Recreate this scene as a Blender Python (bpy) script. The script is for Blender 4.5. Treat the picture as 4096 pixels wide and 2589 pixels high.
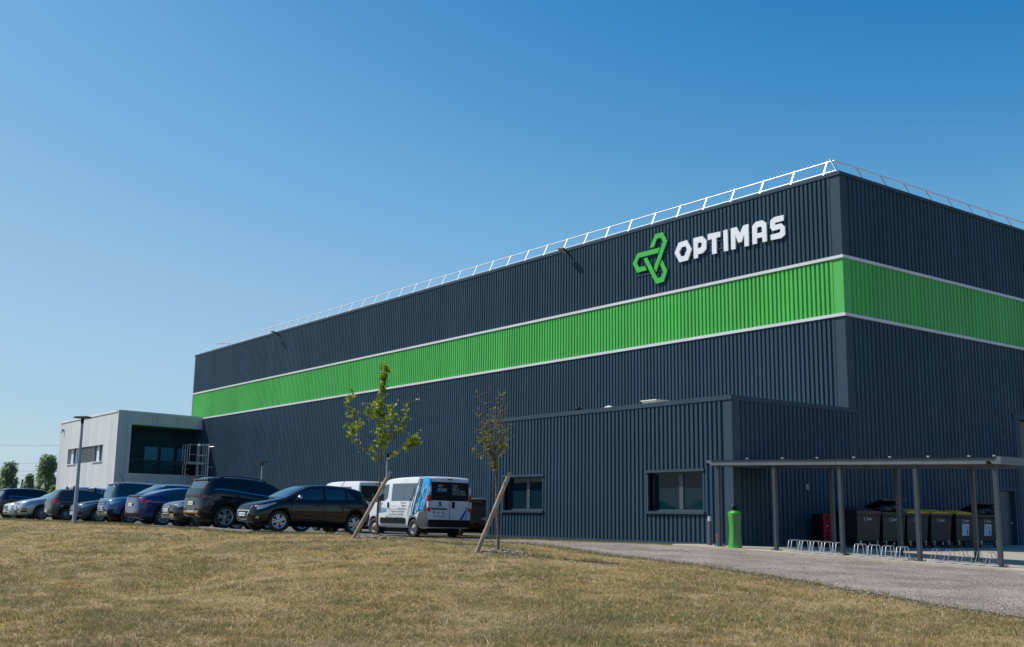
import bpy, bmesh, math, random
import numpy as np
from mathutils import Vector, Matrix, Euler
from mathutils.geometry import delaunay_2d_cdt
R = math.radians
random.seed(7); rng = np.random.default_rng(11)
for o in list(bpy.data.objects): bpy.data.objects.remove(o)
scene = bpy.context.scene
COL = scene.collection

# ------------------------------------------------------------------ camera
EYE = 1.6
yaw, pit, rol = R(-52.94112), R(10.01311), R(0.77213)
FPX = 4356.5; PW, PH = 4096.0, 2589.0
cF = np.array([math.sin(yaw)*math.cos(pit), math.cos(yaw)*math.cos(pit), math.sin(pit)])
_r = np.array([math.cos(yaw), -math.sin(yaw), 0.0]); _u = np.cross(_r, cF)
cR = math.cos(rol)*_r + math.sin(rol)*_u
cU = -math.sin(rol)*_r + math.cos(rol)*_u
cam_d = bpy.data.cameras.new("camera"); cam = bpy.data.objects.new("camera", cam_d); COL.objects.link(cam)
cam_d.sensor_width = 36; cam_d.lens = FPX/PW*36; cam_d.clip_start = 0.1; cam_d.clip_end = 6000
M = Matrix(((cR[0], cU[0], -cF[0], 0), (cR[1], cU[1], -cF[1], 0), (cR[2], cU[2], -cF[2], EYE), (0, 0, 0, 1)))
cam.matrix_world = M
scene.camera = cam

# ------------------------------------------------------------------ light
sun_to = Vector((-0.64, -0.58, 1.0)).normalized()
elev = math.asin(sun_to.z); azim = math.atan2(sun_to.x, sun_to.y)
world = bpy.data.worlds.new("World"); scene.world = world; world.use_nodes = True
nt = world.node_tree; nt.nodes.clear()
sky = nt.nodes.new('ShaderNodeTexSky'); sky.sky_type = 'NISHITA'; sky.sun_disc = False
sky.sun_elevation = elev; sky.sun_rotation = azim
sky.altitude = 0; sky.air_density = 1.0; sky.dust_density = 0.6; sky.ozone_density = 2.2
bg = nt.nodes.new('ShaderNodeBackground'); bg.inputs['Strength'].default_value = 0.13
wo = nt.nodes.new('ShaderNodeOutputWorld')
# a clear deep-blue summer sky: grade the Nishita colours channel by channel
SKS = 0.13
v1 = nt.nodes.new('ShaderNodeVectorMath'); v1.operation = 'SCALE'; v1.inputs['Scale'].default_value = SKS
cv = nt.nodes.new('ShaderNodeRGBCurve'); cm = cv.mapping; cm.clip_max_x = 6; cm.clip_max_y = 6; cm.extend = 'EXTRAPOLATED'
for ci, pts in enumerate((((0, 0), (.12, .008), (.168, .034), (.20, .080), (.266, .171), (.392, .314), (.64, .43), (1.2, .75), (6, 3.6)),
                          ((0, 0), (.18, .115), (.274, .223), (.413, .412), (.584, .535), (.82, .63), (1.4, .95), (6, 4)),
                          ((0, 0), (.3, .34), (.47, .527), (.60, .645), (.686, .725), (.84, .76), (.95, .80), (1.6, 1.2), (6, 4.4)))):
    c = cm.curves[ci]; c.points[0].location = pts[0]; c.points[1].location = pts[-1]
    for p in pts[1:-1]: c.points.new(*p)
cm.update()
v2 = nt.nodes.new('ShaderNodeVectorMath'); v2.operation = 'SCALE'; v2.inputs['Scale'].default_value = 1/SKS
nt.links.new(sky.outputs[0], v1.inputs[0]); nt.links.new(v1.outputs[0], cv.inputs['Color']); nt.links.new(cv.outputs[0], v2.inputs[0])
nt.links.new(v2.outputs[0], bg.inputs[0]); nt.links.new(bg.outputs[0], wo.inputs[0])
sd = bpy.data.lights.new("sun", 'SUN'); sd.energy = 4.9; sd.angle = R(0.53); sd.color = (1.0, 0.95, 0.87)
so = bpy.data.objects.new("sun", sd); COL.objects.link(so)
so.rotation_euler = sun_to.to_track_quat('Z', 'Y').to_euler(); so.location = (-40, -30, 60)
scene.view_settings.view_transform = 'Standard'; scene.view_settings.look = 'None'
scene.view_settings.exposure = 0.0; scene.view_settings.gamma = 1.0

# ------------------------------------------------------------------ survey helpers (used to measure real positions)
def PZ(px, z, drop):
    A = np.array([cF, cR - (px-PW/2)/FPX*cF, [0, 0, 1.0]]); b = np.array([z, 0.0, -drop])
    return np.linalg.solve(A, b)
def ray(px, py): return cF*FPX + cR*(px-PW/2) - cU*(py-PH/2)
def aty(px, py, Y): d = ray(px, py); q = d*Y/d[1]; return Vector((q[0], q[1], q[2]+EYE))
def atx(px, py, X): d = ray(px, py); q = d*X/d[0]; return Vector((q[0], q[1], q[2]+EYE))

# ------------------------------------------------------------------ ground heights
ctl = [PZ(*q) for q in (
    (2048, 13.2, 1.6), (0, 13, 1.57), (4096, 13.6, 1.5), (1000, 18.4, 1.27), (3000, 18, 1.27), (2000, 18.4, 1.26),
    (1400, 30, .57), (900, 34, .52), (600, 40, .51), (200, 46, .5), (0, 52, .5),
    (1500, 28, .57), (1993, 24.3, .77), (2400, 27, .95), (2800, 25.3, 1.05), (3300, 21.5, 1.17), (4096, 16.5, 1.36),
    (3979, 26.2, 1.10), (2875, 32.6, .89), (3400, 29.5, .98), (4096, 25, 1.12), (3870, 35, 1.03), (4096, 34, 1.08),
    (2012, 43.8, .88), (2830, 35.5, .86), (1669, 42.4, .89), (1750, 38, .86), (2100, 34, .87),
    (1420, 32, .63), (1119, 33.5, .58), (903, 35.5, .52), (520, 44, .54), (170, 52, .52), (1300, 38, .75), (900, 45, .8))]
ctl += [np.array(q) for q in ((-23, 35, -.93), (-23, 45, -.96), (-12, 45, -1.1), (-38, 30, -.92), (-60, 30, -.85), (-85, 31, -.8),
    (-50, 24, -.8), (-80, 24, -.75), (-110, 20, -.6), (-60, 13, -.5), (-90, 12, -.5), (-48, 14, -.54), (-30, 0, -1.3), (-60, 0, -.9),
    (0, 0, -1.6), (-5, 0, -1.6), (0, -20, -1.7), (-40, -30, -1.6), (10, 20, -1.55), (10, 40, -1.3), (-8, 14, -1.52), (-20, 8, -1.38))]
for a in range(0, 360, 20):
    ctl.append(np.array((250*math.cos(R(a)), 250*math.sin(R(a)), -1.0)))
    ctl.append(np.array((130*math.cos(R(a+10)), 130*math.sin(R(a+10)), -0.9)))
ctl = np.array(ctl)
def _phi(d): return d
_D = np.linalg.norm(ctl[:, None, :2]-ctl[None, :, :2], axis=2)
_n = len(ctl); _A = np.zeros((_n+1, _n+1)); _A[:_n, :_n] = _phi(_D) - np.eye(_n)*0.6; _A[:_n, _n] = 1; _A[_n, :_n] = 1
_w = np.linalg.solve(_A, np.append(ctl[:, 2], 0))
def H(x, y):
    x = np.atleast_1d(np.asarray(x, float)); y = np.atleast_1d(np.asarray(y, float))
    sh = x.shape; x = x.ravel(); y = y.ravel(); out = np.empty(len(x))
    for i in range(0, len(x), 20000):
        xs, ys = x[i:i+20000], y[i:i+20000]
        d = np.sqrt((xs[:, None]-ctl[None, :, 0])**2+(ys[:, None]-ctl[None, :, 1])**2+1.0)
        out[i:i+20000] = _phi(d)@_w[:_n] + _w[_n]
    # soft undulation of the lawn, fading towards the car park
    k = np.clip((13-y)/6, 0, 1)*np.clip((60+x)/20, 0, 1)
    out += k*0.022*(np.sin(x*0.9+0.5*y)+np.sin(y*1.3-0.4*x+1)+0.6*np.sin(2.3*x+1.7*y))
    return out.reshape(sh)+EYE
def hh(x, y): return float(H(x, y)[0])
# smooth radial kernel needs the same softening in the solve
_D2 = np.sqrt(_D**2+1.0); _A[:_n, :_n] = _D2 - np.eye(_n)*0.6
_w = np.linalg.solve(_A, np.append(ctl[:, 2], 0))

# ------------------------------------------------------------------ materials
MATS = {}
def mat(name, col, rough=0.6, metal=0.0, spec=0.5, coat=0.0, noise=None, bump=None, trans=0.0, alpha=1.0, coatr=0.04, dirt=None):
    """noise=(scale, amount[, col2]); bump=(scale, strength, distance)"""
    if name in MATS: return MATS[name]
    m = bpy.data.materials.new(name); m.use_nodes = True; t = m.node_tree; b = t.nodes['Principled BSDF']
    b.inputs['Base Color'].default_value = (*col, 1); b.inputs['Roughness'].default_value = rough
    b.inputs['Metallic'].default_value = metal; b.inputs['Specular IOR Level'].default_value = spec
    b.inputs['Coat Weight'].default_value = coat; b.inputs['Coat Roughness'].default_value = coatr
    b.inputs['Transmission Weight'].default_value = trans; b.inputs['Alpha'].default_value = alpha
    tc = t.nodes.new('ShaderNodeTexCoord')
    if noise:
        n = t.nodes.new('ShaderNodeTexNoise'); n.inputs['Scale'].default_value = noise[0]; n.inputs['Detail'].default_value = 6
        t.links.new(tc.outputs['Object'], n.inputs['Vector'])
        mx = t.nodes.new('ShaderNodeMix'); mx.data_type = 'RGBA'
        c2 = noise[2] if len(noise) > 2 else tuple(max(0, c*(1-noise[1])) for c in col)
        mx.inputs[6].default_value = (*col, 1); mx.inputs[7].default_value = (*c2, 1)
        rr = t.nodes.new('ShaderNodeMapRange'); rr.inputs[1].default_value = .35; rr.inputs[2].default_value = .65
        t.links.new(n.outputs[0], rr.inputs[0]); t.links.new(rr.outputs[0], mx.inputs[0]); t.links.new(mx.outputs[2], b.inputs['Base Color'])
    if bump:
        n2 = t.nodes.new('ShaderNodeTexNoise'); n2.inputs['Scale'].default_value = bump[0]; n2.inputs['Detail'].default_value = 5
        t.links.new(tc.outputs['Object'], n2.inputs['Vector'])
        bp = t.nodes.new('ShaderNodeBump'); bp.inputs['Strength'].default_value = bump[1]; bp.inputs['Distance'].default_value = bump[2]
        t.links.new(n2.outputs[0], bp.inputs['Height']); t.links.new(bp.outputs[0], b.inputs['Normal'])
    MATS[name] = m; return m
def paint(name, col, metal=0.35, rough=0.32):
    m = mat(name, col, rough=.5 if metal < .2 else .3, metal=metal, coat=1.0, noise=(1.3, .12), spec=.0 if metal < .2 else .2, coatr=.02)
    return m

def ramp(t, stops):
    r = t.nodes.new('ShaderNodeValToRGB'); e = r.color_ramp.elements
    while len(e) < len(stops): e.new(0.5)
    for i, (p, c) in enumerate(stops): e[i].position = p; e[i].color = (*c, 1)
    return r
def mixc(t, fac, a, b, blend='MIX'):
    m = t.nodes.new('ShaderNodeMix'); m.data_type = 'RGBA'; m.blend_type = blend
    if isinstance(fac, float): m.inputs[0].default_value = fac
    else: t.links.new(fac, m.inputs[0])
    for i, x in ((6, a), (7, b)):
        if isinstance(x, tuple): m.inputs[i].default_value = (*x, 1)
        else: t.links.new(x, m.inputs[i])
    return m.outputs[2]
def noise_n(t, tc, scale, detail=6, vec=None, rough=.6, stretch=None):
    n = t.nodes.new('ShaderNodeTexNoise'); n.inputs['Scale'].default_value = scale; n.inputs['Detail'].default_value = detail
    n.inputs['Roughness'].default_value = rough
    if stretch:
        mp = t.nodes.new('ShaderNodeMapping'); mp.inputs['Scale'].default_value = stretch
        t.links.new(tc.outputs['Object'], mp.inputs[0]); t.links.new(mp.outputs[0], n.inputs['Vector'])
    else: t.links.new(tc.outputs['Object'], n.inputs['Vector'])
    return n.outputs[0]

def lawn_mat():
    m = bpy.data.materials.new('dry_lawn'); m.use_nodes = True; t = m.node_tree; b = t.nodes['Principled BSDF']
    tc = t.nodes.new('ShaderNodeTexCoord')
    n1 = noise_n(t, tc, 0.35, 5); n2 = noise_n(t, tc, 2.2, 6); n3 = noise_n(t, tc, 22, 4); n4 = noise_n(t, tc, 0.9, 4)
    c1 = ramp(t, ((.30, (.18, .145, .045)), (.47, (.33, .225, .085)), (.62, (.40, .27, .115)), (.78, (.46, .33, .155)))); t.links.new(n2, c1.inputs[0])
    c2 = ramp(t, ((.40, (0, 0, 0)), (.60, (1, 1, 1)))); t.links.new(n1, c2.inputs[0])
    ga = mixc(t, c2.outputs[0], c1.outputs[0], (.19, .16, .07))
    c4 = ramp(t, ((.50, (0, 0, 0)), (.60, (1, 1, 1)))); t.links.new(n4, c4.inputs[0])
    gb = mixc(t, c4.outputs[0], ga, (.37, .27, .14))
    c3 = ramp(t, ((.30, (.35, .35, .35)), (.55, (1, 1, 1)), (.75, (1.45, 1.4, 1.3)))); t.links.new(n3, c3.inputs[0])
    col = mixc(t, .85, gb, c3.outputs[0], 'MULTIPLY')
    t.links.new(col, b.inputs['Base Color']); b.inputs['Roughness'].default_value = .95; b.inputs['Specular IOR Level'].default_value = .1
    bp = t.nodes.new('ShaderNodeBump'); bp.inputs['Strength'].default_value = .8; bp.inputs['Distance'].default_value = .05
    t.links.new(n3, bp.inputs['Height']); t.links.new(bp.outputs[0], b.inputs['Normal'])
    return m
def gravel_mat(name, ca, cb, cc, scale=38, bumpd=.03):
    m = bpy.data.materials.new(name); m.use_nodes = True; t = m.node_tree; b = t.nodes['Principled BSDF']
    tc = t.nodes.new('ShaderNodeTexCoord')
    v = t.nodes.new('ShaderNodeTexVoronoi'); v.inputs['Scale'].default_value = scale; t.links.new(tc.outputs['Object'], v.inputs['Vector'])
    sep = t.nodes.new('ShaderNodeSeparateColor'); t.links.new(v.outputs['Color'], sep.inputs[0])
    c1 = ramp(t, ((0, ca), (.5, cb), (1, cc))); t.links.new(sep.outputs[0], c1.inputs[0])
    c2 = ramp(t, ((.35, (.62, .6, .58)), (.65, (1.1, 1.1, 1.12)))); t.links.new(noise_n(t, tc, .8, 5), c2.inputs[0])
    col = mixc(t, 1.0, c1.outputs[0], c2.outputs[0], 'MULTIPLY')
    t.links.new(col, b.inputs['Base Color']); b.inputs['Roughness'].default_value = .9
    bp = t.nodes.new('ShaderNodeBump'); bp.inputs['Strength'].default_value = .9; bp.inputs['Distance'].default_value = bumpd
    bp.invert = True; t.links.new(v.outputs['Distance'], bp.inputs['Height']); t.links.new(bp.outputs[0], b.inputs['Normal'])
    return m
def foliage(name, ca, cb, tr=.35):
    m = bpy.data.materials.new(name); m.use_nodes = True; t = m.node_tree; b = t.nodes['Principled BSDF']
    g = t.nodes.new('ShaderNodeNewGeometry')
    c = ramp(t, ((0, ca), (1, cb))); t.links.new(g.outputs['Random Per Island'], c.inputs[0])
    t.links.new(c.outputs[0], b.inputs['Base Color']); b.inputs['Roughness'].default_value = .55
    if tr:
        tl = t.nodes.new('ShaderNodeBsdfTranslucent'); t.links.new(c.outputs[0], tl.inputs[0])
        ms = t.nodes.new('ShaderNodeMixShader'); ms.inputs[0].default_value = tr
        o = t.nodes['Material Output']; t.links.new(b.outputs[0], ms.inputs[1]); t.links.new(tl.outputs[0], ms.inputs[2]); t.links.new(ms.outputs[0], o.inputs[0])
    return m
def clad(name, col, rough=.42):
    """coated steel cladding with faint streaks and panel to panel tone drift"""
    m = bpy.data.materials.new(name); m.use_nodes = True; t = m.node_tree; b = t.nodes['Principled BSDF']
    tc = t.nodes.new('ShaderNodeTexCoord')
    n = noise_n(t, tc, 1.0, 4, stretch=(1.1, 1.1, .05)); n2 = noise_n(t, tc, .12, 3)
    c = ramp(t, ((.3, (.86, .87, .88)), (.7, (1.08, 1.07, 1.06)))); t.links.new(n, c.inputs[0])
    c2 = ramp(t, ((.3, (.93, .93, .93)), (.7, (1.05, 1.05, 1.05)))); t.links.new(n2, c2.inputs[0])
    q = mixc(t, 1.0, col, c.outputs[0], 'MULTIPLY'); q = mixc(t, 1.0, q, c2.outputs[0], 'MULTIPLY')
    t.links.new(q, b.inputs['Base Color']); b.inputs['Specular IOR Level'].default_value = .10 if sum(col) < .4 else .25
    rg = ramp(t, ((.3, (rough-.14,)*3), (.7, (rough+.14,)*3))); t.links.new(noise_n(t, tc, .35, 4), rg.inputs[0]); t.links.new(rg.outputs[0], b.inputs['Roughness'])
    return m

m_lawn = lawn_mat()
m_gravel = gravel_mat('gravel', (.14, .115, .095), (.34, .275, .23), (.56, .465, .385))
m_soil = mat('dry_soil', (.26, .19, .125), .95, noise=(9, .5, (.42, .33, .24)), bump=(30, 1, .04))
m_asphalt = mat('asphalt', (.085, .085, .085), .9, noise=(30, .4, (.12, .118, .115)), bump=(120, .5, .01))
m_conc = mat('concrete', (.40, .35, .285), .85, noise=(1.7, .2, (.33, .295, .245)), bump=(60, .3, .006))
m_kerb = mat('kerb_concrete', (.27, .27, .26), .9, noise=(5, .3))
m_dark = clad('anthracite_cladding', (.036, .070, .104))
m_dtrim = mat('anthracite_trim', (.040, .070, .100), .5, spec=.12, noise=(.8, .12))
m_green = clad('green_cladding', (.085, .44, .095))
m_stripe = mat('pale_grey_flashing', (.60, .62, .64), .45, noise=(.5, .1))
m_white = clad('white_grey_cladding', (.60, .61, .61), .5)
m_whitetrim = mat('white_grey_trim', (.68, .69, .70), .45, noise=(.6, .08))
m_roof = mat('roof_membrane', (.32, .32, .32), .8, noise=(.6, .2))
m_galv = mat('galvanised_steel', (.62, .64, .66), .35, metal=.75, noise=(6, .15))
m_alu = mat('aluminium', (.78, .79, .80), .38, metal=.45, noise=(3, .08))
m_glass = mat('window_glass', (.004, .022, .034), .03, spec=.16)
m_glassb = mat('balustrade_glass', (.01, .04, .045), .04, spec=.6, alpha=.55)
m_frame = mat('dark_window_frame', (.055, .075, .095), .45)
m_black = mat('black_plastic', (.012, .013, .015), .5, spec=.2, noise=(8, .3))
m_blackg = mat('matt_black', (.008, .008, .009), .8)
m_rubber = mat('tyre_rubber', (.022, .022, .023), .85, noise=(12, .3, (.04, .038, .036)))
m_cglass = mat('car_glass', (.014, .030, .036), .03, spec=1.0, coat=.5)
m_tglass = mat('tinted_glass', (.004, .005, .006), .05, spec=.7)
m_sign = mat('sign_white', (.72, .75, .80), .5, noise=(1.5, .06))
m_signg = mat('sign_green', (.035, .42, .05), .5, noise=(1.5, .08))
m_shel = mat('shelter_steel', (.036, .046, .060), .42, noise=(3, .15))
m_sheet = mat('fibre_roof_sheet', (.62, .53, .48), .8, noise=(3, .3, (.42, .32, .28)))
m_wood = mat('weathered_wood', (.40, .33, .26), .85, noise=(3, .35, (.24, .19, .15)), bump=(25, .6, .01))
m_bark = mat('young_bark', (.20, .165, .13), .9, noise=(14, .4), bump=(40, .8, .006))
m_rope = mat('brown_strap', (.22, .11, .05), .9)
m_bin = mat('charcoal_bin', (.007, .012, .018), .4, spec=.3, noise=(2.5, .35, (.018, .018, .020)))
m_yel = mat('yellow_lid', (1.0, .42, .01), .45, noise=(4, .15))
m_mar = mat('dark_maroon_lid', (.055, .02, .035), .5, noise=(4, .3))
m_bag = mat('black_bag', (.01, .01, .012), .25, bump=(14, 1, .08))
m_red = mat('red_paint', (.50, .012, .035), .45, noise=(5, .2))
m_lime = mat('lime_green_plastic', (.04, .33, .018), .35, noise=(2, .1))
m_pole = mat('grey_pole_paint', (.36, .39, .44), .4, noise=(1.5, .1))
m_chrome = mat('chrome', (.8, .8, .8), .12, metal=1)
m_rim = mat('alloy_silver', (.50, .51, .53), .3, metal=.7)
m_lamp = mat('headlight_glass', (.42, .45, .48), .08, metal=.5, spec=.9, coat=1)
m_tail = mat('tail_light_red', (.42, .008, .01), .12, coat=1)
m_clear = mat('clear_lens', (.7, .66, .66), .1, coat=1)
m_plate = mat('plate_white', (.72, .74, .76), .4)
m_plblue = mat('plate_blue', (.02, .16, .55), .4)
m_ink = mat('black_lettering', (.015, .015, .02), .5)
m_liv = mat('cyan_vinyl', (.0, .33, .72), .3, coat=.6, noise=(2, .1))
m_livg = mat('graphite_vinyl', (.028, .045, .058), .35, coat=.5)
m_livw = mat('silver_vinyl', (.62, .63, .70), .3, coat=.5)
m_door = mat('steel_door', (.045, .062, .08), .45, noise=(1, .1))

# ------------------------------------------------------------------ mesh collector
class MB:
    def __init__(s): s.v = []; s.f = []; s.m = []; s.sm = []; s.k = 0; s.smooth = False
    def add(s, vs, fs, k=None, smooth=None):
        o = len(s.v); s.v += [tuple(map(float, v)) for v in vs]
        kk = s.k if k is None else k; ss = s.smooth if smooth is None else smooth
        for f in fs: s.f.append([i+o for i in f]); s.m.append(kk); s.sm.append(ss)
        return s
    def box(s, c, d, rot=None, k=None):
        hx, hy, hz = d[0]/2, d[1]/2, d[2]/2
        vs = [Vector((x, y, z)) for x in (-hx, hx) for y in (-hy, hy) for z in (-hz, hz)]
        if rot is not None:
            if not isinstance(rot, Matrix): rot = Euler(rot).to_matrix()
            vs = [rot@v for v in vs]
        c = Vector(c); vs = [v+c for v in vs]
        return s.add(vs, [(0, 1, 3, 2), (4, 6, 7, 5), (0, 4, 5, 1), (2, 3, 7, 6), (0, 2, 6, 4), (1, 5, 7, 3)], k, False)
    def bb(s, x0, x1, y0, y1, z0, z1, k=None): return s.box(((x0+x1)/2, (y0+y1)/2, (z0+z1)/2), (abs(x1-x0), abs(y1-y0), abs(z1-z0)), k=k)
    def cyl(s, a, b, r, r2=None, n=10, k=None, caps=True, smooth=True):
        a, b = Vector(a), Vector(b); r2 = r if r2 is None else r2
        d = (b-a).normalized(); x = d.orthogonal().normalized(); y = d.cross(x)
        vs = [a+(x*math.cos(2*math.pi*i/n)+y*math.sin(2*math.pi*i/n))*r for i in range(n)]
        vs += [b+(x*math.cos(2*math.pi*i/n)+y*math.sin(2*math.pi*i/n))*r2 for i in range(n)]
        s.add(vs, [(i, (i+1) % n, n+(i+1) % n, n+i) for i in range(n)], k, smooth)
        if caps: s.add(vs, [tuple(range(n))[::-1], tuple(range(n, 2*n))], k, False)
        return s
    def tube(s, pts, r, n=8, k=None):
        rs = r if isinstance(r, (list, tuple)) else [r]*len(pts)
        pts = [Vector(p) for p in pts]; vs = []; x = None
        for i, p in enumerate(pts):
            d = (pts[min(i+1, len(pts)-1)]-pts[max(i-1, 0)]).normalized()
            if x is None: x = d.orthogonal().normalized()
            x = (x-d*x.dot(d)).normalized(); y = d.cross(x)
            vs += [p+(x*math.cos(2*math.pi*j/n)+y*math.sin(2*math.pi*j/n))*rs[i] for j in range(n)]
        fs = [(i*n+j, i*n+(j+1) % n, (i+1)*n+(j+1) % n, (i+1)*n+j) for i in range(len(pts)-1) for j in range(n)]
        s.add(vs, fs, k, True)
        return s.add(vs, [tuple(range(n))[::-1], tuple(range((len(pts)-1)*n, len(pts)*n))], k, False)
    def lathe(s, prof, c=(0, 0, 0), axis='Z', n=24, k=None, smooth=True, rot=None):
        vs = []
        for r, z in prof:
            for i in range(n):
                a = 2*math.pi*i/n; p = Vector((r*math.cos(a), r*math.sin(a), z))
                if axis == 'X': p = Vector((p.z, p.x, p.y))
                if rot: p = rot@p
                vs.append(p+Vector(c))
        fs = [(i*n+j, i*n+(j+1) % n, (i+1)*n+(j+1) % n, (i+1)*n+j) for i in range(len(prof)-1) for j in range(n)]
        return s.add(vs, fs, k, smooth)
    def ell(s, c, r, n=12, m=8, k=None, rot=None):
        vs = []; 
        for i in range(m+1):
            t = math.pi*i/m
            for j in range(n):
                a = 2*math.pi*j/n; p = Vector((r[0]*math.sin(t)*math.cos(a), r[1]*math.sin(t)*math.sin(a), r[2]*math.cos(t)))
                if rot: p = rot@p
                vs.append(p+Vector(c))
        return s.add(vs, [(i*n+j, (i+1)*n+j, (i+1)*n+(j+1) % n, i*n+(j+1) % n) for i in range(m) for j in range(n)], k, True)
    def prism(s, poly, holes, to3, d0, d1, k=None):
        """2-D polygon with holes extruded between depths d0 and d1 by to3(a, b, depth)"""
        loops = [list(poly)]+[list(h) for h in holes]
        vv = []; ed = []; 
        for L in loops:
            o = len(vv); vv += [Vector(p) for p in L]; ed += [(o+i, o+(i+1) % len(L)) for i in range(len(L))]
        r = delaunay_2d_cdt(vv, ed, [], 0, 1e-6)
        tri = []
        def inside(x, y, L):
            c = False
            for i in range(len(L)):
                x1, y1 = L[i][0], L[i][1]; x2, y2 = L[i-1][0], L[i-1][1]
                if (y1 > y) != (y2 > y) and x < (x2-x1)*(y-y1)/(y2-y1)+x1: c = not c
            return c
        for f in r[2]:
            cx = sum(r[0][i][0] for i in f)/len(f); cy = sum(r[0][i][1] for i in f)/len(f)
            if inside(cx, cy, loops[0]) and not any(inside(cx, cy, h) for h in loops[1:]): tri.append(tuple(f))
        P = r[0]; n = len(P)
        vs = [to3(p[0], p[1], d0) for p in P]+[to3(p[0], p[1], d1) for p in P]
        s.add(vs, [t for t in tri]+[tuple(n+i for i in t[::-1]) for t in tri], k, False)
        for L in loops:
            m_ = len(L); q = [to3(p[0], p[1], d0) for p in L]+[to3(p[0], p[1], d1) for p in L]
            s.add(q, [(i, (i+1) % m_, m_+(i+1) % m_, m_+i) for i in range(m_)], k, False)
        return s
    def build(s, name, mats, parent=None, local=False, normals=True):
        me = bpy.data.meshes.new(name)
        off = Vector((0, 0, 0)) if (parent is None or local) else ROOTLOC(parent)
        me.from_pydata([(v[0]-off[0], v[1]-off[1], v[2]-off[2]) for v in s.v], [], s.f)
        if not isinstance(mats, (list, tuple)): mats = [mats]
        for m in mats: me.materials.append(m)
        me.polygons.foreach_set('material_index', s.m); me.polygons.foreach_set('use_smooth', s.sm)
        if normals:
            bm = bmesh.new(); bm.from_mesh(me); bmesh.ops.recalc_face_normals(bm, faces=bm.faces); bm.to_mesh(me); bm.free()
        me.update()
        o = bpy.data.objects.new(name, me); COL.objects.link(o)
        if parent: o.parent = parent
        return o
def ROOTLOC(o):
    l = Vector((0, 0, 0))
    while o: l += o.location; o = o.parent
    return l
def tag(o, label=None, cat=None, group=None, kind=None):
    if label: o['label'] = label
    if cat: o['category'] = cat
    if group: o['group'] = group
    if kind: o['kind'] = kind
    return o
def thing(name, loc, label, cat, group=None, rz=0):
    o = bpy.data.objects.new(name, None); COL.objects.link(o); o.location = loc; o.rotation_euler = (0, 0, rz)
    o.empty_display_size = .3
    return tag(o, label, cat, group)
def rebase(o, loc):
    """move the origin of a one-mesh thing to its base without moving the mesh"""
    loc = Vector(loc); o.data.transform(Matrix.Translation(-loc)); o.location = loc; return o

def text_mesh(s, size=1.0, shear=0.0, extrude=0.0):
    c = bpy.data.curves.new('t', 'FONT'); c.body = s; c.size = size; c.shear = shear; c.extrude = extrude; c.resolution_u = 2
    o = bpy.data.objects.new('t', c); COL.objects.link(o); bpy.context.view_layer.update()
    me = bpy.data.meshes.new_from_object(o)
    vs = [tuple(v.co) for v in me.vertices]; fs = [tuple(p.vertices) for p in me.polygons]
    bpy.data.objects.remove(o); bpy.data.curves.remove(c); bpy.data.meshes.remove(me)
    w = max([v[0] for v in vs] or [0]); return vs, fs, w
def put_text(mb, s, size, to3, x=0, y=0, shear=0., align='L', k=None, squeeze=1.):
    vs, fs, w = text_mesh(s, size, shear); w *= squeeze
    x0 = x-(w if align == 'R' else w/2 if align == 'C' else 0)
    mb.add([to3(x0+v[0]*squeeze, y+v[1]) for v in vs], fs, k, False)

# ------------------------------------------------------------------ ground sheets
def axis(lo, hi, dense0, dense1, st):
    a = list(np.arange(dense0, dense1+1e-6, st)); x = dense0; s = st
    while x > lo: s *= 1.35; x -= s; a.insert(0, x)
    x = dense1; s = st
    while x < hi: s *= 1.35; x += s; a.append(x)
    return np.array(a)
gx = axis(-2500, 1500, -112, 6, .5); gy = axis(-1200, 2500, 2, 62, .5)
GX, GY = np.meshgrid(gx, gy); GZ = H(GX, GY)
rad = np.hypot(GX, GY); far = np.clip((rad-200)/200, 0, 1); GZ = GZ*(1-far)+(EYE-1.0)*far
nxg, nyg = len(gx), len(gy)
vs = np.stack([GX.ravel(), GY.ravel(), GZ.ravel()], 1)
ii = np.arange((nyg-1)*nxg).reshape(nyg-1, nxg)[:, :-1].ravel()
fs = np.stack([ii, ii+1, ii+nxg+1, ii+nxg], 1)
me = bpy.data.meshes.new('ground'); me.from_pydata(vs.tolist(), [], fs.tolist()); me.materials.append(m_lawn)
me.polygons.foreach_set('use_smooth', [True]*len(fs)); me.update()
go = bpy.data.objects.new('ground', me); COL.objects.link(go); tag(go, kind='structure')

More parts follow.
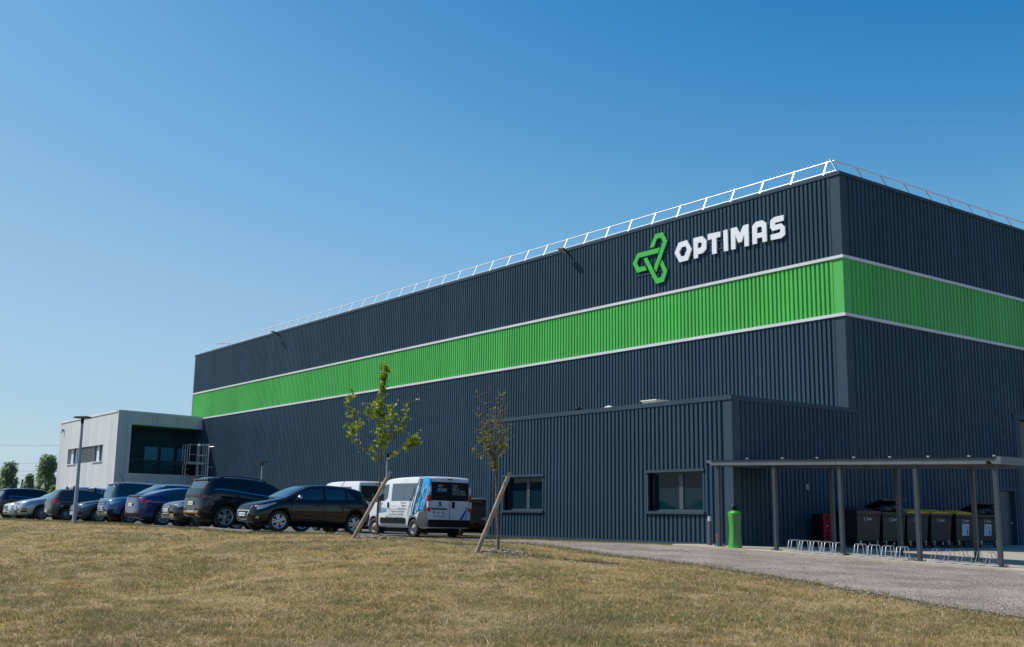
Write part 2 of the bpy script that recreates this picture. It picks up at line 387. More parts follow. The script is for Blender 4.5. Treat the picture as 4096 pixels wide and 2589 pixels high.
def inpoly(x, y, L):
    c = np.zeros(np.shape(x), bool)
    for i in range(len(L)):
        x1, y1 = L[i]; x2, y2 = L[i-1]
        if y1 == y2: continue
        t = ((y1 > y) != (y2 > y)) & (x < (x2-x1)*(y-y1)/(y2-y1)+x1); c ^= t
    return c
def densify(L, st, jit=0.0):
    out = []
    for i in range(len(L)):
        a, b = np.array(L[i]), np.array(L[(i+1) % len(L)]); n = max(1, int(np.linalg.norm(b-a)/st))
        for j in range(n): out.append(a+(b-a)*j/n+(rng.normal(0, jit, 2) if (jit and j) else 0))
    return [tuple(p) for p in out]
def drape(name, L, off, m, st=.6, skirt=0.0):
    xs = [p[0] for p in L]; ys = [p[1] for p in L]
    X, Y = np.meshgrid(np.arange(min(xs), max(xs), st), np.arange(min(ys), max(ys), st)); X = X.ravel(); Y = Y.ravel()
    k = inpoly(X, Y, L); X, Y = X[k], Y[k]
    n = len(L); vv = [Vector(p) for p in L]+[Vector((a+.01, b+.013)) for a, b in zip(X, Y)]
    r = delaunay_2d_cdt(vv, [(i, (i+1) % n) for i in range(n)], [], 0, 1e-4)
    P = np.array([(p[0], p[1]) for p in r[0]]); Z = H(P[:, 0], P[:, 1])+off
    F = [tuple(f) for f in r[2]]; cen = np.array([P[list(f)].mean(0) for f in F]); ok = inpoly(cen[:, 0], cen[:, 1], L)
    mb = MB(); mb.add(np.column_stack([P, Z]).tolist(), [f for f, o in zip(F, ok) if o], smooth=True)
    if skirt:
        zz = H(np.array(xs), np.array(ys))+off
        q = [(L[i][0], L[i][1], zz[i]) for i in range(n)]+[(L[i][0], L[i][1], zz[i]-skirt) for i in range(n)]
        mb.add(q, [(i, (i+1) % n, n+(i+1) % n, n+i) for i in range(n)], smooth=False)
    o = mb.build(name, m); tag(o, kind='structure'); return o

LOT = densify([(-112, 12.7), (-60, 12.75), (-50, 13.15), (-40, 13.2), (-33, 13.15), (-29.5, 13.45), (-29.0, 15.5), (-30.2, 19.5), (-31.8, 21.0), (-32.2, 24.6), (-40, 24.9), (-41, 30.4), (-82, 31.2), (-112, 24)], .6)
drape('parking_lot', LOT, .02, m_asphalt, 1.0)
def e_pt(px, py, z): q = ray(px, py); q = q/(q@cF)*z; return (q[0], q[1])
edge = [e_pt(1700, 2160, 35.5), e_pt(1900, 2166, 33.8), e_pt(2100, 2178, 31.5), e_pt(2400, 2206, 27.5), e_pt(2800, 2256, 24.3), e_pt(3300, 2330, 20.2), e_pt(3700, 2395, 17.6), e_pt(4096, 2455, 16.0)]
ang = [edge[-1], (-6.2, 13.4), (-2, 13), (-2, 24.3), (-12, 24.3), (-22.2, 24.3), (-25.2, 25.1), (-26.5, 25.05), (-32.0, 24.6), (-31.9, 21.6)]
GRAVEL = densify(edge+ang[1:], .35, .07)
drape('gravel_path', GRAVEL, .03, m_gravel, .5)
SLAB = densify([(-25.0, 25.45), (-24.4, 24.75), (-22.0, 24.62), (-14, 24.55), (-7, 24.5), (-7, 62), (-23.25, 62), (-23.25, 26.25), (-24.6, 26.2)], .8)
drape('concrete_slab', SLAB, .065, m_conc, .8, skirt=.25)
k = MB(); kp = [(-33.2, 13.0), (-31.5, 13.08), (-29.9, 13.2)]
for a, b in zip(kp, kp[1:]):
    n = 3
    for i in range(n):
        p = [a[0]+(b[0]-a[0])*(i+.02)/n, a[1]+(b[1]-a[1])*(i+.02)/n]; q = [a[0]+(b[0]-a[0])*(i+.98)/n, a[1]+(b[1]-a[1])*(i+.98)/n]
        zp, zq = hh(*p)+.03, hh(*q)+.03
        vs = [(p[0], p[1], zp-.2), (q[0], q[1], zq-.2), (q[0], q[1]+.14, zq-.2), (p[0], p[1]+.14, zp-.2), (p[0], p[1], zp+.04), (q[0], q[1], zq+.04), (q[0], q[1]+.14, zq+.05), (p[0], p[1]+.14, zp+.05)]
        k.add(vs, [(0, 1, 5, 4), (1, 2, 6, 5), (2, 3, 7, 6), (3, 0, 4, 7), (4, 5, 6, 7)])
tag(k.build('kerb', m_kerb), kind='structure')

# ------------------------------------------------------------------ warehouse
XW, YA, YM = -23.3, 26.34, 32.44
XL = -85.6
def ribs(mb, p0, d, nrm, s0, s1, z0, z1, pitch=.2, dep=.06, fr=(.54, .10, .26), k=None):
    """trapezoidal ribbed sheet along direction d, crests standing proud along nrm"""
    a, b, c = fr[0]*pitch, fr[1]*pitch, fr[2]*pitch
    n0 = math.floor(s0/pitch)-1; pts = []
    kk = n0
    while kk*pitch < s1+pitch:
        o = kk*pitch
        pts += [(o, dep), (o+a, dep), (o+a+b, 0), (o+a+b+c, 0)]; kk += 1
    out = []
    for (sa, da), (sb, db) in zip(pts, pts[1:]):
        if sb <= s0 or sa >= s1: continue
        def at(s): return da+(db-da)*(s-sa)/(sb-sa) if sb > sa else da
        l, h = max(sa, s0), min(sb, s1)
        if not out: out.append((l, at(l)))
        out.append((h, at(h)))
    vs = []
    for s_, q in out:
        x = p0[0]+d[0]*s_+nrm[0]*q; y = p0[1]+d[1]*s_+nrm[1]*q; vs += [(x, y, z0), (x, y, z1)]
    mb.add(vs, [(2*i, 2*i+2, 2*i+3, 2*i+1) for i in range(len(out)-1)], k, False)
ZR = EYE+12.53; ZS1, ZS2 = EYE+9.40, EYE+7.28
wh = thing('warehouse', (XW, YM, hh(XW, YM)), 'large anthracite steel-clad warehouse with a bright green band around it', 'warehouse')
dA, nA = (-1, 0), (0, -1); dB, nB = (0, 1), (1, 0); BL = 75.0; LA = XW-XL
zb = EYE-1.1
u = MB(); ribs(u, (XW, YM), dA, nA, .38, LA-.15, ZS1, ZR-.12); ribs(u, (XW, YM), dB, nB, .42, BL, ZS1, ZR-.12, .255, .05); u.build('upper_cladding', m_dark, wh, normals=False)
g = MB(); ribs(g, (XW, YM), dA, nA, .38, LA-.15, ZS2, ZS1-.11); ribs(g, (XW, YM), dB, nB, .42, BL, ZS2, ZS1-.11, .255, .05); g.build('green_band', m_green, wh, normals=False)
l = MB(); ribs(l, (XW, YM), dA, nA, .38, LA-.15, zb, ZS2-.11)
GZ0 = 43.85; GZT = EYE+4.2   # roller gate opening on the end wall
ribs(l, (XW, YM), dB, nB, .42, 42.05-YM, zb, ZS2-.11, .255, .05); ribs(l, (XW, YM), dB, nB, 42.05-YM, 43.15-YM, EYE+1.27, ZS2-.11, .255, .05)
ribs(l, (XW, YM), dB, nB, 43.15-YM, GZ0-YM, zb, ZS2-.11, .255, .05); ribs(l, (XW, YM), dB, nB, GZ0-YM, GZ0+5-YM, GZT, ZS2-.11, .255, .05); ribs(l, (XW, YM), dB, nB, GZ0+5-YM, BL, zb, ZS2-.11, .255, .05)
l.build('lower_cladding', m_dark, wh, normals=False)
core = MB()
core.bb(XL+.1, XW-.35, YM+.12, YM+BL-.2, zb-.3, ZR-.35); core.build('wall_core', m_blackg, wh)
ct = MB()  # corner trims (dark upper and lower, green middle)
def corner(mb, z0, z1, w=.40, t=.045):
    mb.add([(XW-w, YM-t, z0), (XW+t, YM-t, z0), (XW+t, YM+w, z0), (XW-w, YM-t, z1), (XW+t, YM-t, z1), (XW+t, YM+w, z1), (XW-w, YM+.02, z0), (XW-w, YM+.02, z1), (XW-.02, YM+w, z0), (XW-.02, YM+w, z1)],
           [(0, 1, 4, 3), (1, 2, 5, 4), (6, 0, 3, 7), (2, 8, 9, 5)])
corner(ct, ZS1+.002, ZR-.13); corner(ct, zb, ZS2-.112)
ct.build('corner_trim', m_dtrim, wh, normals=False)
ct = MB(); ct.bb(XL, XL+.16, YM-.05, YM+.1, zb, ZR-.13); ct.build('corner_trim', m_dtrim, wh)
cg = MB(); corner(cg, ZS2+.002, ZS1-.112); cg.build('green_corner_trim', m_green, wh, normals=False)
for z in (ZS1, ZS2):
    b = MB(); b.bb(XL-.01, XW+.11, YM-.11, YM+.06, z-.11, z); b.bb(XW-.06, XW+.11, YM+.061, YM+BL, z-.11, z); b.build('band_flashing', m_stripe, wh)
cp = MB(); cp.bb(XL-.04, XW+.09, YM-.09, YM+.35, ZR-.13, ZR); cp.bb(XW-.35, XW+.09, YM+.351, YM+BL, ZR-.13, ZR); cp.build('parapet_cap', m_dtrim, wh)
rf = MB(); rf.bb(XL+.05, XW-.36, YM+.36, YM+BL-.1, ZR-.45, ZR-.34); rf.build('roof', m_roof, wh)
# end wall door and roller gate
dr = MB(); dr.bb(XW-.16, XW-.1, 42.05, 43.15, zb, EYE+1.27); ob = dr.build('door', m_door, wh)
q = MB(); q.bb(XW-.1, XW+.085, 42.02, 43.35, EYE+1.25, EYE+1.33); q.bb(XW-.1, XW+.07, 41.97, 42.05, zb, EYE+1.249); q.bb(XW-.1, XW+.07, 43.15, 43.23, zb, EYE+1.249); q.build('door_frame', m_dtrim, ob)
q = MB(); q.bb(XW-.1, XW-.03, 42.95, 43.05, EYE-.05, EYE+.0); q.build('handle', m_galv, ob)
gt = MB()
zz = zb
while zz < GZT: gt.bb(XW-.2, XW-.12, GZ0, GZ0+5, zz, min(zz+.11, GZT)-.012); zz += .11
ob = gt.build('roller_gate', m_door, wh)
q = MB(); q.bb(XW-.12, XW+.07, GZ0-.32, GZ0+.05, zb, GZT); q.bb(XW-.12, XW+.09, GZ0-.45, GZ0+5.2, GZT, GZT+.2); q.build('gate_frame', m_dtrim, ob)
# roof railing: top and bottom rails with inward leaning posts
ra = MB(); yb, yt = YM+.10, YM+.40; z0, z1 = ZR-.02, ZR+.62
ra.cyl((-82.16-.1, yt, z1), (XW-.47, yt, z1), .027, k=0); ra.cyl((-82.9, yb+.08, z0+.16), (XW-.25, yb+.08, z0+.16), .022)
ra.cyl((XW-.47, yt, z1), (XW-.47, YM+BL, z1), .032); ra.cyl((XW-.25, yb+.08, z0+.16), (XW-.25, YM+BL, z0+.16), .02)
for i in range(40):
    x = -23.72-.36-i*1.505
    if x < -82.5: break
    ra.box((x, (yb+yt)/2, (z0+z1)/2+.02), (.05, .028, math.hypot(z1-z0+.06, yt-yb)), (math.atan2(-(yt-yb), (z1-z0)), 0, 0))
for i in range(36):
    y = YM+.12+i*1.53
    ra.box((XW-.27, y, (z0+z1)/2), (.028, .10, math.hypot(z1-z0, .3)), (0, -math.atan2(.34, (z1-z0)), 0))
ra.cyl((-82.2, yt, z1), (-80.4, YM+2.4, z1-.05), .03); ra.cyl((-81.6, YM+1.0, z0), (-81.6, YM+1.0, z1), .025)
ra.build('roof_railing', m_alu, wh)

def floodlight(x, label):
    t = thing('floodlight', (x, YM-.05, ZR-.42), label, 'floodlight', 'floodlights under the roof edge')
    a = MB(); a.bb(-.06, .06, -.02, .03, -.06, .06); a.cyl((0, 0, 0), (-.02, -.32, .12), .025); a.build('bracket', m_black, t, local=True)
    rot = Euler((R(-25), R(8), R(8))).to_matrix()
    a = MB(); c = Vector((-.02, -.50, .19)); a.box(c, (.38, .46, .06), rot)
    for i in range(5): a.box(c+rot@Vector((-.14+.07*i, 0, .04)), (.015, .4, .03), rot)
    a.build('housing', m_black, t, local=True)
    a = MB(); a.box(c+rot@Vector((0, 0, -.036)), (.30, .37, .012), rot); a.build('lens', mat('floodlight_lens', (.28, .30, .30), .3), t, local=True)
floodlight(-38.3, 'black floodlight above the facade nearer to the green logo')
floodlight(-69.6, 'black floodlight above the facade near its far left end')

# ------------------------------------------------------------------ logo and lettering
def z7(px, py): v = aty(2450+px/3.01, 800+py/3.01, YM-.155); return (v.x, v.z)
def letter(root, name, poly, hole, m):
    mb = MB(); mb.prism([z7(*p) for p in poly], [[z7(*p) for p in hole]] if hole else [], lambda a, b, d: (a, YM-.155+d, b), 0, .06)
    return mb.build(name, m, root)
lg = thing('logo_sign', (-32.6, YM-.2, EYE+9.9), 'green interlocked ribbon emblem mounted left of the white lettering', 'sign')
for P in ([(447, 578), (513, 413), (605, 388), (658, 492), (525, 865), (497, 820), (607, 505), (582, 455), (533, 468), (497, 568)],
          [(573, 573), (300, 643), (243, 768), (295, 877), (413, 845), (392, 797), (318, 810), (293, 760), (318, 697), (548, 637)],
          [(372, 710), (417, 693), (540, 940), (583, 930), (610, 868), (572, 780), (597, 720), (658, 850), (615, 985), (522, 1010)]):
    letter(lg, 'ribbon', P, None, m_signg)
br = MB()
for zz_ in (10.35, 11.1): br.bb(-33.9, -31.9, YM-.093, YM-.058, EYE+zz_, EYE+zz_+.05)
br.build('mounting_rail', m_dtrim, lg)
lt = thing('letter_sign', (-28.6, YM-.2, EYE+10.2), 'white block lettering reading OPTIMAS high on the ribbed wall', 'sign')
LET = {'o': ([(795, 517), (895, 482), (952, 590), (907, 725), (805, 752), (747, 640)], [(832, 570), (880, 556), (895, 600), (868, 672), (825, 680), (803, 628)]),
 'p': ([(972, 462), (1080, 435), (1130, 490), (1128, 590), (1085, 640), (1028, 655), (1028, 697), (978, 710)], [(1025, 520), (1060, 508), (1075, 530), (1072, 558), (1055, 575), (1026, 583)]),
 't': ([(1145, 413), (1297, 380), (1297, 445), (1250, 455), (1252, 643), (1198, 655), (1196, 470), (1147, 485)], None),
 'i': ([(1332, 368), (1383, 355), (1391, 610), (1340, 622)], None),
 'm': ([(1422, 345), (1495, 325), (1532, 405), (1572, 308), (1635, 290), (1640, 552), (1588, 562), (1586, 408), (1553, 505), (1512, 515), (1478, 425), (1480, 590), (1428, 600)], None),
 'a': ([(1680, 318), (1722, 265), (1800, 245), (1850, 278), (1858, 497), (1805, 510), (1803, 448), (1738, 462), (1738, 525), (1685, 537)], [(1738, 345), (1752, 326), (1783, 320), (1798, 335), (1800, 388), (1738, 405)]),
 's': ([(1905, 240), (1945, 208), (2058, 180), (2060, 248), (1955, 275), (1953, 302), (2030, 282), (2073, 325), (2078, 415), (2030, 460), (1905, 485), (1903, 420), (2005, 395), (2020, 378), (2018, 345), (1925, 375), (1897, 335), (1897, 262)], None)}
for kx, (P, h_) in LET.items(): letter(lt, 'letter', P, h_, m_sign)
br = MB()
for zz_ in (10.68, 11.02): br.bb(-31.1, -26.1, YM-.093, YM-.058, EYE+zz_, EYE+zz_+.045)
br.build('mounting_rail', m_dtrim, lt)

# ------------------------------------------------------------------ annex
XA0 = aty(1948, 2140, YA).x; ZA = EYE+3.88; zba = EYE-.76
an = thing('annex', (XW, YA, hh(XW, YA)), 'low anthracite ribbed annex with two windows in front of the warehouse', 'building')
LAx = XW-XA0; YE = YM+.42
W1 = (aty(2020, 1915, YA), aty(2174, 2042, YA)); W2 = (aty(2597, 1900, YA), aty(2818, 2044, YA))
wins = []
for a, b in (W1, W2): wins.append((XW-b.x, XW-a.x, min(a.z, b.z), max(a.z, b.z)))  # s0,s1,z0,z1
wins = [(wins[1][0], wins[1][1], EYE+.22, EYE+1.50), (wins[0][0], wins[0][1], EYE+.22, EYE+1.50)]
w = MB(); dpt = .05; cur = .3; args = dict(pitch=.2, dep=.06)
for s0, s1, a0, a1 in wins:
    ribs(w, (XW, YA), dA, nA, cur, s0, zba, ZA-.15, **args)
    ribs(w, (XW, YA), dA, nA, s0, s1, zba, a0, **args); ribs(w, (XW, YA), dA, nA, s0, s1, a1, ZA-.15, **args); cur = s1
ribs(w, (XW, YA), dA, nA, cur, LAx, zba, ZA-.15, **args)
ribs(w, (XW+.02, YA), dB, nB, .3, YE-YA, zba, ZA-.15, pitch=.215, dep=.05)
w.build('cladding', m_dark, an, normals=False)
c = MB(); c.bb(XA0+.02, XW-.02, YA+.3, YM-.02, zba-.5, ZA-.3); c.bb(XA0+.02, XW-.03, YA+.02, YA+.3, zba-.5, EYE+.2); c.bb(XA0+.02, XW-.03, YA+.02, YA+.3, EYE+1.52, ZA-.3)
for s0, s1 in ((0.03, wins[0][0]), (wins[0][1], wins[1][0]), (wins[1][1], LAx-.02)): c.bb(XW-s1, XW-s0, YA+.021, YA+.3, EYE+.2, EYE+1.52)
c.build('wall_core', m_blackg, an)
c = MB(); c.bb(XA0-.03, XW+.09, YA-.085, YA+.3, ZA-.15, ZA); c.bb(XW-.25, XW+.09, YA+.301, YE+.02, ZA-.15, ZA); c.build('parapet_cap', m_dtrim, an)
c = MB(); c.bb(XA0, XW-.31, YA-.075, YA+.02, zba-.075, zba-.002); c.bb(XW-.02, XW+.095, YA+.31, YE, zba-.075, zba-.002)
c.bb(XW-.31, XW+.075, YA-.05, YA+.01, zba-.07, ZA-.152); c.bb(XW-.02, XW+.078, YA+.011, YA+.31, zba-.07, ZA-.152); c.bb(XA0-.02, XA0+.12, YA-.06, YA+.02, zba, ZA-.152)
c.bb(XA0+.3, XA0+.301, YA-.05, YA+.02, zba, zba+.001); c.build('corner_trim', m_dtrim, an)
c = MB(); c.bb(XA0+.01, XW-.012, YA-.01, YA+.2, zba-.7, zba-.077); c.bb(XW-.2, XW+.02, YA+.2, YM+.6, zba-.7, zba-.077); c.build('plinth', mat('plinth_concrete', (.10, .10, .095), .9), an)
c = MB(); c.bb(XA0+.05, XW-.25, YA+.3, YM-.03, ZA-.33, ZA-.25); c.build('roof', m_roof, an)
for s0, s1, a0, a1 in wins:
    x0, x1 = XW-s1, XW-s0
    ob = MB(); f_ = .055; yy = YA+.20
    ob.bb(x0, x1, yy-.03, yy+.04, a0, a0+f_); ob.bb(x0, x1, yy-.03, yy+.04, a1-f_, a1)
    ob.bb(x0, x0+f_, yy-.03, yy+.04, a0+f_, a1-f_); ob.bb(x1-f_, x1, yy-.03, yy+.04, a0+f_, a1-f_)
    xm = x0+(x1-x0)*.53; ob.bb(xm-.09, xm+.09, yy-.035, yy+.035, a0+f_, a1-f_)
    win = ob.build('window', m_frame, an)
    tr = MB(); tr.bb(x0-.09, x1+.1, YA-.11, YA+.03, a1, a1+.09); tr.bb(x0-.09, x1+.1, YA-.13, YA+.17, a0-.09, a0-.001)
    tr.bb(x1, x1+.07, YA-.07, YA+.25, a0, a1); tr.bb(x0-.07, x0, YA-.07, YA+.25, a0, a1); tr.build('frame_trim', m_dtrim, win)
    for p_, q_ in ((x0+f_, xm-.09), (xm+.09, x1-f_)):
        tr = MB(); tr.bb(p_, q_, yy-.005, yy+.005, a0+f_, a1-f_); tr.build('pane', m_glass, win)
# things standing on the annex roof
def onroof(px, py, y): return aty(px, py, y)
q = onroof(2620, 1607, 28.4); o_ = MB(); o_.bb(q.x-.36, q.x+.36, 28.1, 28.7, ZA-.3, q.z+.0); o_.bb(q.x-.4, q.x+.4, 28.05, 28.75, q.z+.001, q.z+.04); tag(rebase(o_.build('roof_light', mat('white_upstand', (.7, .68, .6), .5)), (q.x, 28.4, ZA-.25)), 'flat pale roof light just showing above the annex parapet', 'roof light')
q = onroof(2437, 1630, 28.0); o_ = MB(); o_.cyl((q.x, 28, ZA-.3), (q.x, 28, q.z-.02), .16, .16, n=16); o_.cyl((q.x, 28, q.z-.02), (q.x, 28, q.z+.06), .24, .06, n=16); tag(rebase(o_.build('roof_vent', mat('white_cap', (.7, .7, .7), .5)), (q.x, 28, ZA-.25)), 'small pale roof vent cap left of the annex roof light', 'vent')
q = onroof(2312, 1637, 28.0); o_ = MB(); o_.cyl((q.x, 28, ZA-.3), (q.x, 28, q.z), .07, n=12); o_.ell((q.x, 28, q.z), (.15, .15, .09)); tag(rebase(o_.build('roof_cowl', m_black), (q.x, 28, ZA-.25)), 'small black domed cowl on the annex roof', 'vent')

# ------------------------------------------------------------------ white office building
P0 = Vector((-81.7, 25.4, 0)); Q0 = Vector((-83.16, 32.44, 0)); ev = (Q0-P0).normalized(); nv = Vector((-ev.y, ev.x, 0)); WL = (Q0-P0).length
def wp(t, z, off=0): v = P0+ev*t+Vector((-off/.98, 0, 0)); return (v.x, v.y, z)
of = thing('office_building', (-82, 26, hh(-82, 26)), 'white-grey two-storey office block with a recessed glazed balcony', 'building')
zt = EYE+7.33; z0w = EYE-1.2; XO = -97.0
oz0, oz1, ot = EYE+2.74, EYE+6.36, 1.09
sh = MB()
def fine(mb, a, b, z0, z1, nrm, pitch=.3, d=.012):
    """flat cladding planks with narrow joints"""
    a, b = Vector(a), Vector(b); L = (b-a).length; e = (b-a)/L; n = max(1, int(L/pitch)); nn = Vector(nrm)
    for i in range(n):
        p, q = a+e*(L*i/n+.008), a+e*(L*(i+1)/n-.008)
        p2, q2 = p+nn*d, q+nn*d
        mb.add([(p.x, p.y, z0), (p2.x, p2.y, z0), (q2.x, q2.y, z0), (q.x, q.y, z0), (p.x, p.y, z1), (p2.x, p2.y, z1), (q2.x, q2.y, z1), (q.x, q.y, z1)], [(0, 1, 5, 4), (1, 2, 6, 5), (2, 3, 7, 6), (4, 5, 6, 7), (0, 1, 2, 3)])
wa0, wa1, wz0, wz1 = -94.2, -84.85, EYE+3.67, EYE+4.92
A_ = (XO, 25.4, 0); B_ = (P0.x, 25.4, 0)
fine(sh, A_, B_, z0w, wz0, (0, -1, 0)); fine(sh, A_, B_, wz1, zt-.12, (0, -1, 0))
fine(sh, A_, (wa0, 25.4, 0), wz0, wz1, (0, -1, 0)); fine(sh, (wa1, 25.4, 0), B_, wz0, wz1, (0, -1, 0))
no = -nv
fine(sh, P0, Q0, z0w, oz0, no); fine(sh, P0, Q0, oz1, zt-.12, no); fine(sh, P0, P0+ev*ot, oz0, oz1, no)
sh.build('cladding', m_white, of, normals=True)
# backing volumes
bk = MB()
def quadbox(mb, t0, t1, o0, o1, z0, z1, k=None):
    c = [wp(t0, z0, o0), wp(t1, z0, o0), wp(t1, z0, o1), wp(t0, z0, o1), wp(t0, z1, o0), wp(t1, z1, o0), wp(t1, z1, o1), wp(t0, z1, o1)]
    mb.add(c, [(0, 1, 5, 4), (1, 2, 6, 5), (2, 3, 7, 6), (3, 0, 4, 7), (4, 5, 6, 7), (0, 1, 2, 3)], k, False)
quadbox(bk, .003, WL, .003, 2.5, z0w, oz0-.05); quadbox(bk, .003, WL, .003, 2.5, oz1+.03, zt-.15); quadbox(bk, .003, ot-.003, .003, 2.5, oz0-.05, oz1+.03)
for x0_, x1_, a_, b_ in ((XO+.01, -82.05, z0w, wz0), (XO+.01, -82.05, wz1, zt-.15), (XO+.01, wa0, wz0, wz1), (wa1, -82.05, wz0, wz1)): bk.bb(x0_, x1_, 25.42, 25.62, a_, b_)
bk.bb(wa0, wa1, 25.85, 25.9, wz0-.1, wz1+.1); bk.bb(XO+.01, XO+.2, 25.62, 32.4, z0w, zt-.15); bk.bb(XO+.2, -83.3, 25.62, 32.3, zt-.3, zt-.16)
bk.build('wall_core', mat('grey_render', (.42, .43, .43), .8), of)
c = MB()
quadbox(c, -.03, WL, -.05, .3, zt-.13, zt+.02); c.bb(XO-.04, P0.x-.25, 25.33, 25.7, zt-.131, zt+.019); c.build('parapet_cap', m_whitetrim, of)
c = MB(); quadbox(c, ot-.08, WL, -.045, .12, oz0-.1, oz0); quadbox(c, ot-.05, ot, -.03, 2.0, oz0, oz1); c.build('opening_trim', m_whitetrim, of)
c = MB(); quadbox(c, ot, WL, .02, 2.05, oz1-.03, oz1+.02); c.build('green_soffit', m_green, of)
lb = MB(); quadbox(lb, ot, WL+.3, 2.0, 2.1, oz0-.05, oz1); quadbox(lb, ot, WL+.02, .12, 2.0, oz0-.06, oz0-.02); lb.build('balcony_wall', m_dark, of)
for t0, t1 in ((3.03, 4.14), (4.45, 5.58), (5.89, 6.74)):
    q = MB(); quadbox(q, t0-.06, t1+.06, 1.95, 2.0, EYE+2.75, EYE+4.94); dd = q.build('balcony_door', m_frame, of)
    q = MB(); quadbox(q, t0, t1, 1.93, 1.948, EYE+2.82, EYE+4.88); q.build('pane', mat('lit_blue_glass', (.09, .30, .42), .06, spec=1.0), dd)  # bright blue base paints in the glow of the lit interior
q = MB(); quadbox(q, ot, WL-.1, .05, .065, oz0, oz0+1.02); bl = q.build('glass_balustrade', m_glassb, of)
q = MB(); quadbox(q, ot, WL-.1, .04, .08, oz0+1.02, oz0+1.06); q.build('handrail', m_frame, bl)
# windows of the long white wall
for x0, x1 in ((wa0, -91.7), (-87.25, wa1)):
    q = MB(); y = 25.72; f_ = .07; a0, a1 = wz0, wz1
    g0 = x0+(x1-x0)*.32
    q.bb(g0, x1, y-.03, y+.03, a0, a0+f_); q.bb(g0, x1, y-.03, y+.03, a1-f_, a1); q.bb(g0, g0+f_, y-.03, y+.03, a0, a1); q.bb(x1-f_, x1, y-.03, y+.03, a0, a1); q.bb(g0+(x1-g0)*.62-.05, g0+(x1-g0)*.62+.05, y-.035, y+.025, a0, a1)
    wn = q.build('window', m_frame, of)
    q = MB(); q.bb(g0+f_, x1-f_, y-.005, y+.005, a0+f_, a1-f_); q.build('pane', mat('sky_window', (.05, .10, .20), .03, metal=.25, spec=1), wn)
    q = MB(); q.bb(x0, g0, y-.1, y+.05, a0, a1); q.bb(x0, x1, 25.30, y, a0-.06, a0-.001); q.build('window_sill', m_whitetrim, wn)
q = MB(); zz = wz0
while zz < wz1-.02: q.box((-89.47, 25.5, zz+.05), (4.3, .10, .018), (R(-38), 0, 0)); zz += .105
q.bb(-91.68, -91.6, 25.42, 25.56, wz0, wz1); q.bb(-87.35, -87.27, 25.42, 25.56, wz0, wz1); q.bb(-91.6, -87.35, 25.6, 25.62, wz0, wz1)
q.build('louvre_shutter', mat('shutter_grey', (.22, .25, .28), .5), of)
c = aty(252, 1722, 25.3); q = MB(); q.box((c.x, 25.28, c.z), (.16, .18, .16)); q.cyl((c.x, 25.25, c.z-.08), (c.x, 25.15, c.z-.22), .05); tag(rebase(q.build('security_camera', mat('camera_grey', (.25, .25, .28), .5)), (c.x, 25.3, c.z)), 'small grey camera high on the white wall beside the lamp', 'camera')

# caged ladder standing at the facade beside the balcony
ld = thing('caged_ladder', (-81.4, 31.4, EYE+2.6), 'galvanised caged ladder and landing beside the recessed balcony', 'ladder')
zl0, zl1 = EYE+1.6, EYE+5.15
q = MB()
for x in (-81.35, -80.95):
    q.cyl((x, 32.15, zl0), (x, 32.15, zl1), .035)
zz = zl0+.1
while zz < zl1: q.cyl((-81.35, 32.15, zz), (-80.95, 32.15, zz), .018, n=6); zz += .28
q.build('ladder_rails', m_galv, ld)
q = MB()
for zz in (EYE+2.7, EYE+3.6, EYE+4.2, EYE+5.0):
    pts = [(-81.15+.42*math.cos(a), 32.1+.75*math.sin(a), zz) for a in np.linspace(math.pi, 2*math.pi, 12)]
    q.tube(pts, .03, 6)
for a in np.linspace(math.pi, 2*math.pi, 6): q.cyl((-81.15+.42*math.cos(a), 32.1+.75*math.sin(a), EYE+2.7), (-81.15+.42*math.cos(a), 32.1+.75*math.sin(a), EYE+5.15), .02, n=6)
q.build('cage', m_galv, ld)
q = MB(); q.bb(-83.0, -81.5, 30.9, 32.1, EYE+3.55, EYE+3.75)
for x, y in ((-83.0, 30.9), (-82.5, 30.9), (-82.0, 30.9), (-81.55, 30.9), (-81.55, 31.5)): q.cyl((x, y, EYE+3.6), (x, y, EYE+5.1), .028, n=6)
for zz in (EYE+4.3, EYE+5.05): q.cyl((-83.0, 30.9, zz), (-81.55, 30.9, zz), .025, n=6); q.cyl((-81.55, 30.9, zz), (-81.55, 32.1, zz), .025, n=6)
for x, z9 in ((-82.9, 2.75), (-82.4, 2.2)): q.cyl((x, 30.95, EYE+z9), (x, 30.95, EYE+3.6), .03, n=6)
for zz in (2.4, 2.8, 3.2): q.cyl((-82.4, 30.95, EYE+zz), (-81.6, 30.95, EYE+zz), .02, n=6)
q.build('landing', m_galv, ld)
for zz in (2.1, 3.35, 4.9): q = MB(); q.cyl((-80.95, 32.15, EYE+zz), (-80.5, 32.38, EYE+zz), .03, n=6); q.build('wall_bracket', m_galv, ld)
#@@PART2
# ------------------------------------------------------------------ bike shelter
SX = [-22.85, -20.70, -18.45, -16.15, -14.02]; SYF, SYB = 25.2, 27.85
def gz(x, y): return hh(x, y)+.065
sl = thing('bike_shelter', (-18.4, 26.5, gz(-18.4, 26.5)), 'flat-roofed anthracite steel bicycle shelter on slim posts beside the annex', 'shelter')
gl, gr = gz(SX[0], SYF), gz(SX[4], SYF); slope = (gr-gl)/(SX[4]-SX[0])
def topz(x): return gl+2.40+slope*(x-SX[0])
for x in SX:
    for y in (SYF, SYB):
        xx = x; b0 = gz(xx, y)
        q = MB(); q.bb(xx-.05, xx+.05, y-.05, y+.05, b0, topz(xx)+.02)
        q.bb(xx-.13, xx+.13, y-.1, y+.1, b0, b0+.015)
        for a in (-.1, .1):
            for b in (-.07, .07): q.cyl((xx+a, y+b, b0+.01), (xx+a, y+b, b0+.05), .012, n=6)
        q.build('post', m_shel, sl)
